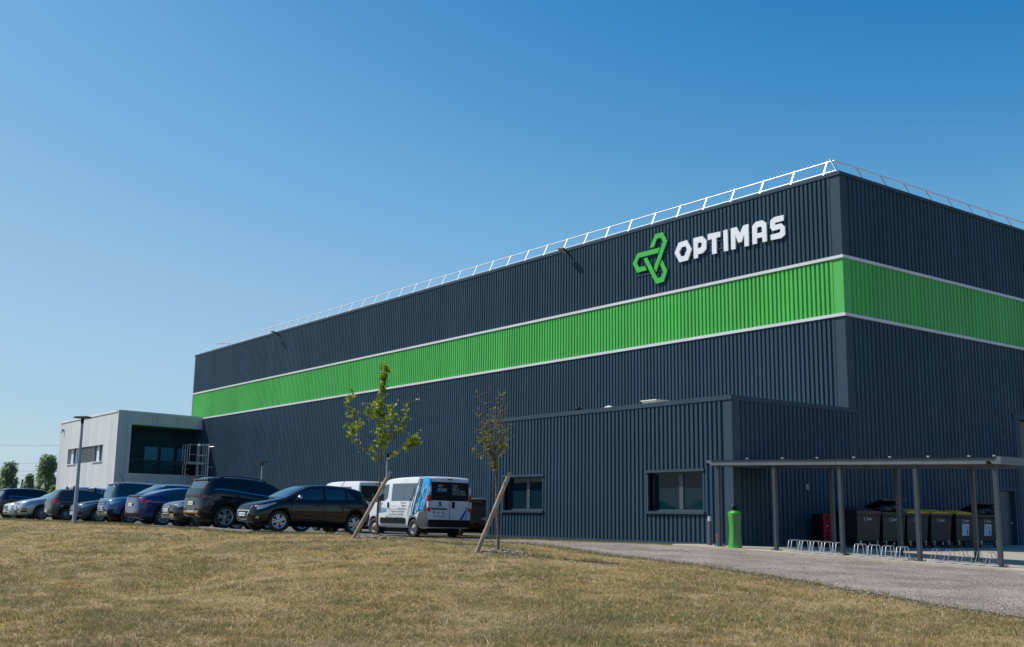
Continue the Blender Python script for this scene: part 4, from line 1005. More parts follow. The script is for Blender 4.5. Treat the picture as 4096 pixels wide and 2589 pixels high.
        if S.get('rails'):
            a, b = S['rails']; q = MB(); us = np.linspace(a, b, 10); q.tube([(sx*(B.vmax(u)-.0), u, B.topz(u, B.vmax(u))+(.045 if 0 < i < 9 else .0)) for i, u in enumerate(us)], .018, 6); q.build('roof_rail', S.get('railm', m_alu), root, local=True)
    # nose details on the flat front
    for gi, g_ in enumerate(S.get('front', ())):
        kind, v0, v1, a0, a1, mm = g_[:6]
        q = MB(); endpatch(q, B, v0, v1, a0, a1, False, .010+.004*gi, flare=g_[6] if len(g_) > 6 else .08); o_ = q.build(kind, mm, root, local=True, normals=False)
        if kind == 'grille':
            nb_ = max(2, int((a1-a0)/.055)); q = MB()
            for i in range(nb_): zz_ = a0+(a1-a0)*(i+.5)/nb_; endpatch(q, B, v0*.96, v1*.96, zz_-.008, zz_+.008, False, .020, nz=1)
            q.build('grille_bar', S.get('gbm', m_chrome), o_, local=True, normals=False)
    for g_ in S.get('sidefront', ()):
        for sx in (-1, 1):
            q = MB(); patch(q, B, g_[1], sx, .012, 4, 2); q.build(g_[0], g_[2], root, local=True, normals=False)
    for g_ in S.get('rear', ()):
        kind, v0, v1, a0, a1, mm = g_; q = MB(); endpatch(q, B, v0, v1, a0, a1, True, .012); q.build(kind, mm, root, local=True, normals=False)
    if S.get('bump'):   # lower bumper lip, front and rear
        q = MB()
        for f_ in (0, 1):
            w0 = B.W(.05 if not f_ else L-.05)*.98; zb_ = B.zb(.1 if not f_ else L-.1); endpatch(q, B, -w0, w0, zb_+.01, zb_+.15, bool(f_), .012, nv=14)
        q.build('bumper_skirt', S['bump'], root, local=True, normals=False)
    if S.get('fp') : plate(root, -.022, S['fp'][0], S.get('fpv', 0), S['fp'][1], -1)
    if S.get('rp') : plate(root, L+.022, S['rp'][0], 0, S['rp'][1], 1)
    if S.get('spoiler'):
        u = S['spoiler']; vm = B.vmax(u)+.03; q = MB(); z1 = B.zt(u)+.005
        q.add([(-vm, u-.25, z1+.0), (vm, u-.25, z1+.0), (vm*.93, u+.10, z1-.015), (-vm*.93, u+.10, z1-.015), (-vm, u-.2, z1-.05), (vm, u-.2, z1-.05), (vm*.93, u+.10, z1-.05), (-vm*.93, u+.10, z1-.05)], [(0, 1, 2, 3), (4, 5, 6, 7), (2, 3, 7, 6), (0, 3, 7, 4), (1, 2, 6, 5)]); q.build('roof_spoiler', pm, root, local=True)
    if S.get('fin'): u = S['fin']; q = MB(); q.add([(-.03, u-.1, B.zt(u)), (.03, u-.1, B.zt(u)), (0, u+.07, B.zt(u)+.09), (.03, u+.09, B.zt(u)), (-.03, u+.09, B.zt(u))], [(0, 1, 2), (1, 3, 2), (0, 2, 4), (2, 3, 4)]); q.build('antenna_fin', m_black, root, local=True)
    if S.get('aerial'): u = S['aerial']; q = MB(); q.cyl((0, u, B.zt(u)), (0, u+.28, B.zt(u)+.42), .009, n=5); q.build('aerial', m_black, root, local=True)
    # dark underside
    q = MB(); q.bb(-hw+.3, hw-.3, .5, L-.5, .17, .3); q.build('underbody', m_blackg, root, local=True)
    return root, B

# --- body types
hatch = Body(3.97, .87, ((0, .62), (.04, .72), (.18, .81), (.5, .90), (.82, .975), (.95, 1.01), (1.60, 1.36), (1.95, 1.44), (2.5, 1.468), (3.15, 1.445), (3.48, 1.39), (3.60, 1.33), (3.80, 1.08), (3.92, .96), (3.97, .80)),
             ((0, .54), (.25, .72), (.7, .86), (1.1, .93), (2.3, .965), (3.1, 1.01), (3.6, 1.03), (3.97, .75)))
front_hl = lambda z0, z1, u1, zz: ([(.03, z0), (.2, z0+.02), (u1, zz-.03)], [(.03, z1-.04), (.2, z1), (u1, zz)])
S208 = dict(B=hatch, metal=0, wh=(.80, 3.34), r=.312, rim=.225, style='five', ws=(.95, 1.66), rw=(3.5, 3.8), sw=((1.32, 2.22), (2.29, 2.98), (3.03, 3.34, lambda u: 1.34-(u-3.03)*.9)), trim=None,
   hl=front_hl(.61, .75, .66, .86), tl=([(3.62, .80), (3.80, .72), (3.94, .66)], [(3.66, .86), (3.80, .92), (3.94, .90)]), mir=(1.36, 1.02), mm=m_chrome, hd=(2.05, 2.85), seam=(1.15, 2.25, 3.05),
   front=(), sidefront=(('fog_light', ([(.10, .36), (.18, .36)], [(.10, .43), (.18, .43)]), m_lamp),), fp=(.47, 'CX-280-HP'), steer=R(-6), aerial=3.2)
del S208['trim']
S208['front'] = (('grille_surround', -.25, .25, .31, .60, m_chrome, .8), ('grille', -.215, .215, .335, .575, m_blackg, .8)); S208['gbm'] = m_black
suv = Body(4.45, .92, ((0, .78), (.05, .90), (.25, .98), (.8, 1.06), (1.2, 1.12), (1.35, 1.15), (2.1, 1.54), (2.5, 1.61), (3.1, 1.635), (3.8, 1.61), (4.13, 1.58), (4.32, 1.22), (4.40, 1.10), (4.45, .92)),
           ((0, .70), (.3, .90), (.9, 1.0), (1.6, 1.04), (2.6, 1.09), (3.5, 1.18), (4.1, 1.20), (4.45, .85)), zb=.26)
S3008 = dict(B=suv, metal=0, wh=(.93, 3.605), r=.355, rim=.26, style='five', clad=3, arch=True, ws=(1.36, 2.12), rw=(4.12, 4.33), rg=m_cglass, sw=((1.8, 2.75), (2.82, 3.55), (3.58, 4.0, lambda u: 1.53-(u-3.58)*.55)), sg=m_tglass, trim=(1.6, 4.05),
   hl=front_hl(.72, .84, .6, .92), tl=([(4.05, .93), (4.25, .92), (4.40, .90)], [(4.05, 1.02), (4.25, 1.03), (4.40, 1.02)]), mir=(1.85, 1.14), spoiler=4.12, rails=(2.2, 3.85), railm=m_black,
   rear=(('rear_panel', -.66, .66, .93, 1.01, m_blackg), ('bumper_trim', -.62, .62, .42, .50, m_chrome), ('exhaust_tip', -.55, -.38, .32, .38, m_chrome), ('exhaust_tip', .38, .55, .32, .38, m_chrome)), rp=(.74, 'GJ-546-KC'), bump=m_black, hd=(2.5, 3.3), seam=(1.75, 2.8))
S3008['tlm'] = mat('smoked_tail_light', (.10, .006, .008), .12, coat=1)
S3008['tl'] = ([(4.12, .92), (4.25, .92), (4.42, .90)], [(4.12, .97), (4.25, 1.0), (4.42, .99)])
tig = Body(4.43, .905, ((0, .80), (.05, .90), (.3, .98), (.9, 1.06), (1.2, 1.10), (1.3, 1.13), (2.05, 1.58), (2.4, 1.66), (3.0, 1.685), (3.8, 1.66), (4.15, 1.63), (4.3, 1.3), (4.40, 1.1), (4.43, .9)),
           ((0, .72), (.3, .88), (.9, .97), (1.6, 1.02), (3.0, 1.06), (4.1, 1.10), (4.43, .85)), zb=.24)
STIG = dict(B=tig, metal=.2, wh=(.88, 3.49), r=.345, rim=.235, style='five', clad=3, ws=(1.3, 2.07), rw=(4.12, 4.32), sw=((1.75, 2.65), (2.72, 3.45), (3.5, 4.0, lambda u: 1.57-(u-3.5)*.5)), trim=(1.7, 4.05),
   hl=front_hl(.70, .86, .52, .90), tl=([(4.1, .90), (4.25, .88), (4.40, .86)], [(4.1, 1.02), (4.25, 1.05), (4.40, 1.02)]), mir=(1.75, 1.12),
   front=(('grille', -.42, .42, .70, .83, m_blackg), ('grille', -.36, .36, .36, .50, m_blackg)), sidefront=(('fog_light', ([(.05, .42), (.22, .43)], [(.05, .53), (.22, .53)]), m_blackg),), fp=(.59, 'DX-371-FR'), rails=(2.1, 3.9), spoiler=4.14, bump=m_galv, steer=R(8), rp=(.8, 'DA-902-LT'))
tes = Body(4.69, .925, ((0, .52), (.06, .66), (.35, .78), (.9, .90), (1.2, .96), (1.3, .99), (2.15, 1.38), (2.6, 1.44), (3.1, 1.425), (3.7, 1.30), (4.2, 1.12), (4.5, 1.045), (4.65, 1.05), (4.69, .86)),
           ((0, .46), (.3, .66), (.9, .80), (1.6, .88), (2.8, .93), (3.8, .98), (4.4, 1.0), (4.69, .80)), zb=.17, tum=.42)
STES = dict(B=tes, metal=.2, wh=(.84, 3.715), r=.335, rim=.24, style='ten', ws=(1.3, 2.25), rw=(3.4, 4.25), sw=((1.75, 2.6), (2.67, 3.5), (3.53, 3.85)), hl=front_hl(.55, .64, .62, .74), tl=([(4.25, .83), (4.45, .80), (4.66, .74)], [(4.25, .89), (4.45, .92), (4.66, .90)]), mir=(1.8, .98),
   rear=(('rear_lip', -.70, .70, .98, 1.03, m_black),), rp=(.70, 'FY-623-SG'), bump=m_black, seam=(1.75, 2.63, 3.5))
c4 = Body(4.33, .895, ((0, .66), (.05, .74), (.3, .85), (.8, .94), (1.1, .98), (1.2, 1.0), (2.0, 1.40), (2.4, 1.47), (3.0, 1.49), (3.7, 1.44), (4.0, 1.38), (4.2, 1.06), (4.33, .85)), ((0, .58), (.3, .76), (.9, .87), (1.6, .92), (3.0, .97), (4.0, 1.02), (4.33, .8)))
SC4 = dict(B=c4, metal=.2, wh=(.92, 3.53), r=.318, rim=.215, style='ten', ws=(1.2, 2.02), rw=(3.98, 4.2), sw=((1.65, 2.5), (2.57, 3.3), (3.35, 3.75, lambda u: 1.34-(u-3.35)*.7)), hl=front_hl(.63, .77, .62, .84), tl=([(4.0, .8), (4.15, .78), (4.28, .76)], [(4.0, .9), (4.15, .95), (4.28, .95)]), mir=(1.7, 1.02),
   front=(('grille', -.36, .36, .64, .70, m_blackg), ('grille', -.34, .34, .26, .44, m_blackg)), sidefront=(('fog_light', ([(.06, .34), (.2, .34)], [(.06, .41), (.2, .41)]), m_blackg),), fp=(.54, 'CB-816-CF'), bump=m_chrome, trim=(1.6, 3.9))
S308 = dict(SC4, style='eight', r=.322, rim=.23, hl=front_hl(.58, .74, .80, .86), front=(('grille', -.40, .40, .40, .56, m_blackg),), fp=(.36, 'CP-830-WF'), bump=None, steer=R(4)); S308.pop('trim')
polo = Body(3.92, .825, ((0, .62), (.05, .72), (.25, .82), (.7, .92), (.95, .97), (1.7, 1.35), (2.0, 1.43), (2.6, 1.467), (3.3, 1.44), (3.56, 1.41), (3.80, 1.02), (3.88, .92), (3.92, .76)), ((0, .54), (.3, .75), (.9, .88), (1.5, .92), (3.0, .97), (3.6, 1.0), (3.92, .75)))
SPOLO = dict(B=polo, metal=.1, wh=(.76, 3.22), r=.30, rim=.19, style='steel', ws=(.96, 1.73), rw=(3.54, 3.80), sw=((1.4, 2.1), (2.17, 2.8), (2.87, 3.3, lambda u: 1.33-(u-2.87)*.3)), hl=front_hl(.58, .73, .42, .78), tl=([(3.60, .76), (3.76, .74), (3.88, .72)], [(3.60, .94), (3.76, .96), (3.88, .96)]), mir=(1.4, 1.0),
   rp=(.44, 'BW-208-ZP'), bump=None)
smax = Body(4.77, .94, ((0, .70), (.05, .80), (.3, .90), (.8, 1.0), (1.1, 1.06), (1.25, 1.09), (2.2, 1.56), (2.6, 1.63), (3.2, 1.655), (4.1, 1.60), (4.45, 1.52), (4.68, 1.08), (4.77, .88)), ((0, .6), (.3, .78), (.9, .90), (1.6, .95), (3.0, 1.0), (4.4, 1.05), (4.77, .8)))
SSMAX = dict(B=smax, wh=(.97, 3.82), r=.335, rim=.235, style='ten', ws=(1.25, 2.25), rw=(4.43, 4.7), sw=((1.55, 1.98), (2.05, 2.85), (2.92, 3.7), (3.77, 4.3, lambda u: 1.5-(u-3.77)*.4)), trim=(1.5, 4.3), hl=front_hl(.66, .82, .6, .90), tl=([(4.4, .85), (4.55, .83), (4.7, .8)], [(4.4, 1.0), (4.55, 1.05), (4.7, 1.03)]), mir=(1.75, 1.08),
   front=(('grille', -.30, .30, .27, .46, m_blackg), ('grille', -.36, .36, .72, .77, m_blackg)), sidefront=(('lower_intake', ([(.06, .36), (.3, .37)], [(.06, .43), (.3, .45)]), m_blackg), ('light_strip', ([(.05, .50), (.32, .51)], [(.05, .54), (.32, .55)]), m_blackg)), fp=(.56, 'AF-517-RB'), metal=.6, steer=R(14))
ins = Body(4.83, .93, ((0, .62), (.05, .72), (.3, .82), (.9, .92), (1.3, .97), (2.2, 1.38), (2.6, 1.46), (3.2, 1.48), (4.1, 1.25), (4.5, 1.08), (4.75, 1.04), (4.83, .85)), ((0, .55), (.3, .7), (.9, .84), (1.6, .9), (3, .95), (4.4, 1.0), (4.83, .8)), zb=.18)
SINS = dict(B=ins, wh=(.93, 3.66), r=.33, rim=.22, style='ten', ws=(1.3, 2.22), rw=(3.5, 4.3), sw=((1.7, 2.55), (2.62, 3.4), (3.45, 3.8)), hl=front_hl(.56, .68, .6, .76), tl=([(4.4, .8), (4.6, .78), (4.78, .76)], [(4.4, .9), (4.6, .92), (4.78, .9)]), mir=(1.75, 1.0),
   front=(('grille', -.38, .38, .46, .64, m_blackg), ('grille', -.4, .4, .26, .34, m_blackg)), fp=(.40, 'CT-493-AM'), bump=m_alu, metal=.2)
for S_ in (STES, SPOLO, S308, SSMAX, STIG, SINS): S_.setdefault('hd', ())

def yat(px, X):   # world y of a body side in the plane x = X seen at picture column px
    return atx(px, 2060, X).y
black = (.012, .013, .016); 
car('parked_car', 'black hatchback facing the lawn, nearest car with silver wheel trims', 'car', S208, -30.2, .80, yat(1119, -30.2), False, (.010, .009, .011))
car('parked_car', 'black sport utility car with its tail to the lawn beside the black hatchback', 'car', S3008, -33.45, 3.605, yat(903, -33.45), True, (.010, .015, .024))
car('parked_car', 'dark brown hatchback with bright chrome-edged nose squeezed between two bigger cars', 'car', SC4, -37.1, .0, yat(648, -37.6)+.25, False, (.055, .045, .038))
car('parked_car', 'deep blue fastback saloon with its tail to the lawn', 'car', STES, -40.3, 4.69, yat(548, -40.6)-.1, True, (.008, .028, .13))
car('parked_car', 'mid blue sport utility car showing its chrome grille', 'car', STIG, -43.6, .88, yat(519, -43.6), False, (.022, .105, .25))
tr_, tB_ = car('parked_car', 'dark teal sport utility car with aerial and round rear window sticker', 'car', dict(STIG, B=Body(4.3, .90, ((0, .80), (.05, .90), (.3, .98), (.9, 1.06), (1.2, 1.10), (1.3, 1.13), (2.0, 1.60), (2.4, 1.68), (3.0, 1.70), (3.8, 1.69), (4.1, 1.67), (4.22, 1.3), (4.28, 1.1), (4.3, .9)), ((0, .72), (.3, .88), (.9, .97), (1.6, 1.02), (3.0, 1.06), (4.0, 1.10), (4.3, .85)), zb=.24), wh=(.85, 3.45), rw=(4.08, 4.22), spoiler=4.08, bump=m_black, aerial=3.6, steer=0), -46.6, 4.3, yat(418, -46.8)+.2, True, (.015, .055, .08), zoff=.02)
q = MB(); ps = [(-.38+.10*math.cos(a), 4.13+.028*math.sin(a)) for a in np.linspace(0, 2*math.pi, 17)[:-1]]; q.add([(v, u, tB_.topz(u, v)+.02) for v, u in ps], [tuple(range(16))]); q.build('window_sticker', m_plate, tr_, local=True, normals=False)
car('parked_car', 'slate grey hatchback with eight-spoke wheels half hidden by the lamp post', 'car', S308, -49.4, .92, yat(397, -49.4), False, (.045, .065, .08))
pr, pB = car('parked_car', 'dark grey small hatchback with roof bars and round tail light', 'car', SPOLO, -52.2, 3.92, yat(212, -52.2)-.1, True, (.05, .055, .062))
for u in (2.0, 2.95):
    q = MB(); zz = pB.zt(u)+.13; vm = pB.vmax(u)+.03; q.cyl((-vm-.05, u, zz), (vm+.05, u, zz), .022, n=8)
    ob = q.build('roof_bar', m_alu, pr, local=True)
    for sx in (-1, 1):
        q = MB(); q.add([(sx*(vm-.07), u-.05, zz-.16), (sx*(vm+.03), u-.05, zz-.2), (sx*(vm+.02), u-.03, zz+.03), (sx*(vm-.06), u-.03, zz+.03), (sx*(vm-.07), u+.05, zz-.16), (sx*(vm+.03), u+.05, zz-.2), (sx*(vm+.02), u+.03, zz+.03), (sx*(vm-.06), u+.03, zz+.03)], [(0, 1, 2, 3), (4, 5, 6, 7), (0, 1, 5, 4), (1, 2, 6, 5), (2, 3, 7, 6), (3, 0, 4, 7)]); q.build('bar_foot', m_black, ob, local=True)
car('parked_car', 'silver people carrier facing the lawn with its front wheel turned', 'car', SSMAX, -55.2, .97, yat(166, -55.2), False, (.42, .46, .52))
car('parked_car', 'white-silver saloon low nose beside the silver people carrier', 'car', SINS, -58.3, .0, yat(22, -58.6)+.1, False, (.68, .67, .64))
car('parked_car', 'very dark navy estate with tail to the lawn, furthest left in the row', 'car', dict(S3008, fin=3.7, rails=None, style='ten'), -61.6, 4.45, yat(-12, -61.8), True, (.008, .016, .04))

# dark SUV between the van and the annex
s2 = dict(S3008, rails=(2.2, 3.85), spoiler=4.1, tlm=m_tail, metal=.4, rear=(('tail_lamp', .40, .86, .98, 1.10, m_tail), ('tail_lamp', -.86, -.40, .98, 1.10, m_tail)))
car('parked_car', 'dark grey car half hidden between the livery van and the annex', 'car', s2, 0, 0, 0, True, (.10, .115, .125), group=None, rz=-math.pi/2, loc=(-37.75-4.45, 27.25))

# --- vans
vanB = Body(4.963, 1.0, ((0, .92), (.05, 1.06), (.35, 1.20), (.8, 1.38), (.95, 1.46), (1.6, 2.06), (1.85, 2.22), (2.3, 2.28), (3.4, 2.31), (4.7, 2.31), (4.9, 2.29), (4.963, 2.22)),
            ((0, .85), (.3, 1.05), (.8, 1.26), (1.3, 1.34), (2.2, 1.36), (4.963, 1.36)), zb=.34, tum=.055, zbe=.0, ins=.35,
            nosew=((0, .70), (.08, .82), (.2, .90), (.5, .97), (.9, 1)), tailw=((0, .97), (.02, .99), (.06, 1.0), (.4, 1)), roofr=.7)
SVAN = dict(B=vanB, wh=(.948, 3.948), r=.345, rim=.215, style='steel', clad=0, ws=(.98, 1.66), sw=(), hl=front_hl(.86, 1.02, .42, 1.12), tl=([(4.80, .98), (4.88, .98), (4.95, .98)], [(4.80, 1.52), (4.88, 1.60), (4.95, 1.62)]), mir=(1.22, 1.36), mm=m_black, metal=.0, front=(('grille', -.5, .5, .58, .84, m_blackg),), bump=None, steer=R(10))
def van(label, loc, livery):
    root, B = car('parked_van', label, 'van', SVAN, 0, 0, 0, True, (.70, .72, .74), group='white vans parked by the hall', rz=-math.pi/2, loc=loc)
    L = B.L
    gl = m_tglass if livery else m_cglass
    m_sw = mat('grey_window_film', (.055, .085, .11), .18, coat=.6)
    for sx in (-1, 1):
        q = MB(); patch(q, B, ([(1.22, 1.39), (1.75, 1.37), (1.98, 1.50)], [(1.60, 1.95), (1.80, 2.02), (2.02, 2.03)]), sx, .010, 8, 5); q.build('side_window', m_cglass, root, local=True, normals=False)
        q = MB(); patch(q, B, ([(1.47, 1.38), (1.51, 1.38)], [(1.66, 1.97), (1.70, 1.98)]), sx, .014, 2, 4); q.build('window_divider', m_black, root, local=True, normals=False)
        q = MB(); patch(q, B, ([(2.28, 1.38), (3.2, 1.38)], [(2.30, 2.05), (3.2, 2.05)]), sx, .010, 8, 4); q.build('side_window', m_sw if livery else m_cglass, root, local=True, normals=False)
        q = MB(); patch(q, B, ([(3.215, 1.38), (4.25, 1.38)], [(3.215, 2.05), (4.25, 2.05)]), sx, .010, 8, 4); q.build('side_window', m_sw if livery else m_cglass, root, local=True, normals=False)
        q = MB(); patch(q, B, ([(1.5, .50), (3.42, .50)], [(1.5, .72), (3.42, .72)]), sx, .022, 8, 2); q.build('side_moulding', m_black, root, local=True, normals=False)
        q = MB(); patch(q, B, ([(1.6, 1.02), (3.5, 1.02)], [(1.6, 1.08), (3.5, 1.08)]), sx, .004, 8, 1); q.build('crease_shade', mat('crease_shade_grey', (.45, .47, .48), .5), root, local=True, normals=False)  # flat grey strip paints the shade of a pressed crease
        q = MB(); patch(q, B, ([(4.30, .42), (4.6, .40), (4.955, .40)], [(4.25, .62), (4.4, .96), (4.955, .97)]), sx, .03, 8, 3); q.build('rear_bumper_side', mat('bumper_grey', (.06, .065, .07), .6), root, local=True, normals=False)
        q = MB(); q.box((sx*(B.side(2.06, 1.2)+.015), 2.08, 1.22), (.03, .09, .20)); q.build('door_handle', m_black, root, local=True)
        q = MB(); q.box((sx*1.14, 1.22, 1.50), (.17, .12, .36)); q.box((sx*1.03, 1.24, 1.40), (.1, .06, .07)); q.build('mirror_housing', m_black, root, local=True)
        for su in (2.02, 2.2, 3.22):
            q = MB(); zz_ = np.linspace(.45, 1.36, 6); q.add([(sx*B.side(su, z, .004), su-.006, z) for z in zz_]+[(sx*B.side(su, z, .004), su+.006, z) for z in zz_], [(i, i+1, i+7, i+6) for i in range(5)]); q.build('door_seam', mat('seam_grey', (.2, .21, .22), .7), root, local=True, normals=False)
        sv = B.side(L-.02, 1.8); q = MB(); q.bb(sx*(sv-.085), sx*(sv+.004), L-.06, L+.018, 1.70, 1.90); q.build('roof_marker', m_clear, root, local=True)
        q = MB(); q.bb(sx*.885, sx*(B.side(L-.02, 1.3)+.012), L-.10, L+.022, .99, 1.60); q.build('tail_light', m_tail, root, local=True)
        q = MB(); q.bb(sx*.90, sx*(B.side(L-.02, 1.3)+.018), L-.07, L+.028, 1.13, 1.36); q.build('reversing_light', m_clear, root, local=True)
    # rear doors
    q = MB(); q.bb(-.86, -.012, L, L+.014, 1.40, 2.10); q.build('rear_window', gl, root, local=True)
    q = MB(); q.bb(.012, .86, L, L+.014, 1.40, 2.10); q.build('rear_window', gl, root, local=True)
    q = MB(); q.bb(-.005, .005, L+.001, L+.016, .60, 2.16); q.build('door_seam', m_black, root, local=True)
    q = MB(); q.bb(-.97, .97, L-.02, L+.05, .40, .62); q.bb(-.96, .96, L-.02, L+.02, .62, .68); q.build('rear_bumper', m_black, root, local=True)
    q = MB(); q.bb(-.10, .12, L-.03, L+.02, 2.19, 2.235); q.build('brake_light', m_tail, root, local=True)
    q = MB(); q.bb(-.22, -.1, L+.001, L+.03, 1.12, 1.36); q.build('door_handle', m_black, root, local=True)
    q = MB(); q.bb(.12, .84, L+.001, L+.03, 1.06, 1.11); q.build('plate_lamp', m_black, root, local=True)
    plate(root, L+.022, .94, .52, 'FF-486-TY', 1)
    if not livery: return root
    rr = random.Random(5)
    # torn paint livery on the flank and rear corner
    LB = ([(3.62, .98), (3.9, .98), (4.3, .98), (4.60, .98)], [(4.05, 2.26), (4.4, 2.27), (4.7, 2.27), (4.8, 2.27)])
    for sx in (-1, 1):
        q = MB(); patch(q, B, ([(3.74, .78), (4.0, .86), (4.30, .99), (4.945, .99)], [(4.22, 2.262), (4.5, 2.27), (4.7, 2.27), (4.955, 2.26)]), sx, .013, 14, 8); lv = q.build('livery_graphic', m_livg, root, local=True, normals=False)
        q = MB(); patch(q, B, ([(4.36, 1.36), (4.6, 1.30), (4.955, 1.62)], [(4.56, 2.262), (4.75, 2.27), (4.956, 2.26)]), sx, .017, 8, 6)
        for (u, w_, z0_, z1_) in ((4.28, .16, 1.0, 1.7), (4.60, .15, 1.0, 1.62), (3.98, .06, .86, 1.30), (4.07, .09, .88, 1.62), (4.20, .10, .96, 1.50), (4.31, .05, .99, 1.75), (4.38, .10, 1.02, 1.45), (4.52, .12, 1.02, 1.50), (4.66, .07, 1.0, 1.56), (4.16, .04, 1.45, 1.95)):
            sl_ = .27*(z1_-z0_); patch(q, B, ([(u-w_*.4, z0_), (u+w_*.6, z0_+.03)], [(u+sl_-w_*.1, z1_), (u+sl_+w_*.8, z1_-.06)]), sx, .019, 2, 4)
        q.build('blue_shard', m_liv, lv, local=True, normals=False)
        q = MB()
        for (u, w_, z0_, z1_) in ((4.50, .05, 1.42, 1.85), (4.62, .03, 1.7, 2.15), (4.40, .06, 1.02, 1.32), (4.56, .05, 1.05, 1.35)):
            sl_ = .3*(z1_-z0_); patch(q, B, ([(u, z0_), (u+w_, z0_+.05)], [(u+sl_, z1_), (u+sl_+w_*.3, z1_-.04)]), sx, .021, 2, 4)
        q.build('graphite_shard', m_livg, lv, local=True, normals=False)
        q = MB()
        for (u, w_, z0_, z1_) in ((3.62, .05, .72, 1.25), (3.72, .07, .80, 1.55), (3.84, .05, .80, 1.75), (3.90, .06, 1.0, 2.0), (4.02, .04, 1.25, 2.2), (4.10, .045, 1.5, 2.24), (4.13, .05, .92, 1.3), (4.26, .04, 1.0, 1.32), (4.52, .03, 1.5, 1.9), (4.66, .035, 1.5, 2.0), (4.47, .03, 1.05, 1.45)):
            sl_ = .27*(z1_-z0_); patch(q, B, ([(u, z0_), (u+w_, z0_)], [(u+sl_+.01, z1_), (u+sl_+w_*.7, z1_-.05)]), sx, .024, 2, 5)
        q.build('silver_shard', m_livw, lv, local=True, normals=False)
        q = MB()
        for i in range(12):
            u = 3.55+i*.10+rr.uniform(-.02, .02); w_ = rr.uniform(.012, .03); z0_ = rr.uniform(.78, 1.15)+max(0, u-3.9)*.5; z1_ = z0_+rr.uniform(.35, .8); sl_ = .27*(z1_-z0_); k_ = rr.uniform(-.03, .03)
            if u+sl_+.05 > 4.9: continue
            patch(q, B, ([(u, z0_), (u+w_, z0_)], [(u+sl_+k_, z1_), (u+sl_+w_*1.4+k_, z1_-.02)]), sx, .028, 2, 5)
        q.build('black_shard', m_ink, lv, local=True, normals=False)
        q = MB()
        for i in range(9):
            zz_ = 1.66+i*.06
            if 1.68 < zz_ < 1.92: continue
            q.bb(sx*.865, sx*(B.side(L-.01, zz_)+.002), L+.002, L+.010, zz_, zz_+.045)
        q.bb(sx*.85, sx*.92, L+.002, L+.008, 2.1, 2.2); q.build('corner_strip', m_liv, lv, local=True)
    q = MB()
    for (a, b, c_, d_, kk) in ((-.55, -.47, -.84, -.80, 0), (-.62, -.54, -.86, -.84, 1), (-.70, -.62, -.87, -.84, 2), (-.78, -.70, -.88, -.86, 1)):
        q.add([(a, L+.010, .69), (b, L+.010, .69), (d_, L+.010, 1.15), (c_, L+.010, 1.15)], [(0, 1, 2, 3)], kk)
    q.build('door_graphic', [m_ink, m_liv, m_livw], root, local=True, normals=False)
    def s3(a, b): return (B.side(a, b, .006), a, b)
    def r3(a, b): return (-a, L+.018, b)
    def r4(a, b): return (-a, L+.006, b)
    words = ['Extincteurs', 'Amiante', 'Espaces verts', 'Prestations en entreprise', 'Sous-Traitance industrielle', 'AVIZA : Introduction et vente de longeur']
    q = MB()
    for i, (w_, ux) in enumerate(zip(words, (3.45, 3.40, 3.36, 3.30, 3.24, 3.18))): put_text(q, w_, .115, s3, x=ux, y=1.27-i*.113, shear=.3, align='R', squeeze=.85 if i < 5 else .66)
    put_text(q, 'EGT', .13, s3, x=1.42, y=1.20, shear=.3); put_text(q, 'CAT la Rochy', .2, s3, x=1.24, y=.99, shear=.3, squeeze=.62)
    q.build('side_lettering', m_ink, root, local=True, normals=False)
    q = MB(); patch(q, B, ([(1.24, .88), (1.95, .95)], [(1.24, .965), (1.95, .985)]), 1, .007, 6, 1); q.build('blue_underline', m_liv, root, local=True, normals=False)
    q = MB()
    for i, w_ in enumerate(words): put_text(q, w_, .062, r3, x=.10, y=1.97-i*.068, shear=.2, squeeze=.9 if i < 5 else .62)
    put_text(q, 'EGT', .11, r3, x=-.54, y=1.92, shear=.3); put_text(q, 'CAT la Rochy', .13, r3, x=-.60, y=1.79, shear=.3, squeeze=.6)
    q.build('rear_lettering', m_plate, root, local=True, normals=False)
    q = MB(); q.bb(.18, .62, L+.016, L+.019, 1.735, 1.775); q.build('blue_underline', m_liv, root, local=True)
    q = MB(); put_text(q, 'PEUGEOT', .055, r4, x=-.44, y=1.165, align='C', squeeze=1.5); put_text(q, 'Boite favorite : boite adaptation !', .085, r4, x=-.44, y=.78, shear=.3, align='C', squeeze=.5); put_text(q, 'BOXER', .06, r4, x=.62, y=1.15)
    # rampant emblem: head, body, arms, legs and tail as one small cut-out
    em = [(-.50, 1.33), (-.44, 1.36), (-.40, 1.34), (-.38, 1.30), (-.42, 1.29), (-.40, 1.26), (-.36, 1.27), (-.38, 1.24), (-.41, 1.235), (-.39, 1.20), (-.41, 1.20), (-.44, 1.235), (-.47, 1.20), (-.50, 1.20), (-.47, 1.25), (-.48, 1.28), (-.53, 1.28), (-.52, 1.30), (-.48, 1.31)]
    q.prism(em, [], lambda a, b, d: (-a, L+.006+d, b), 0, .006)
    q.build('door_lettering', m_ink, root, local=True, normals=False)
    return root
van('white van with blue, black and silver torn-paint livery and lettering', (-35.1-4.963, 23.62), True)
van('plain white van without livery behind the black hatchback', (-43.5-4.963, 25.3), False)

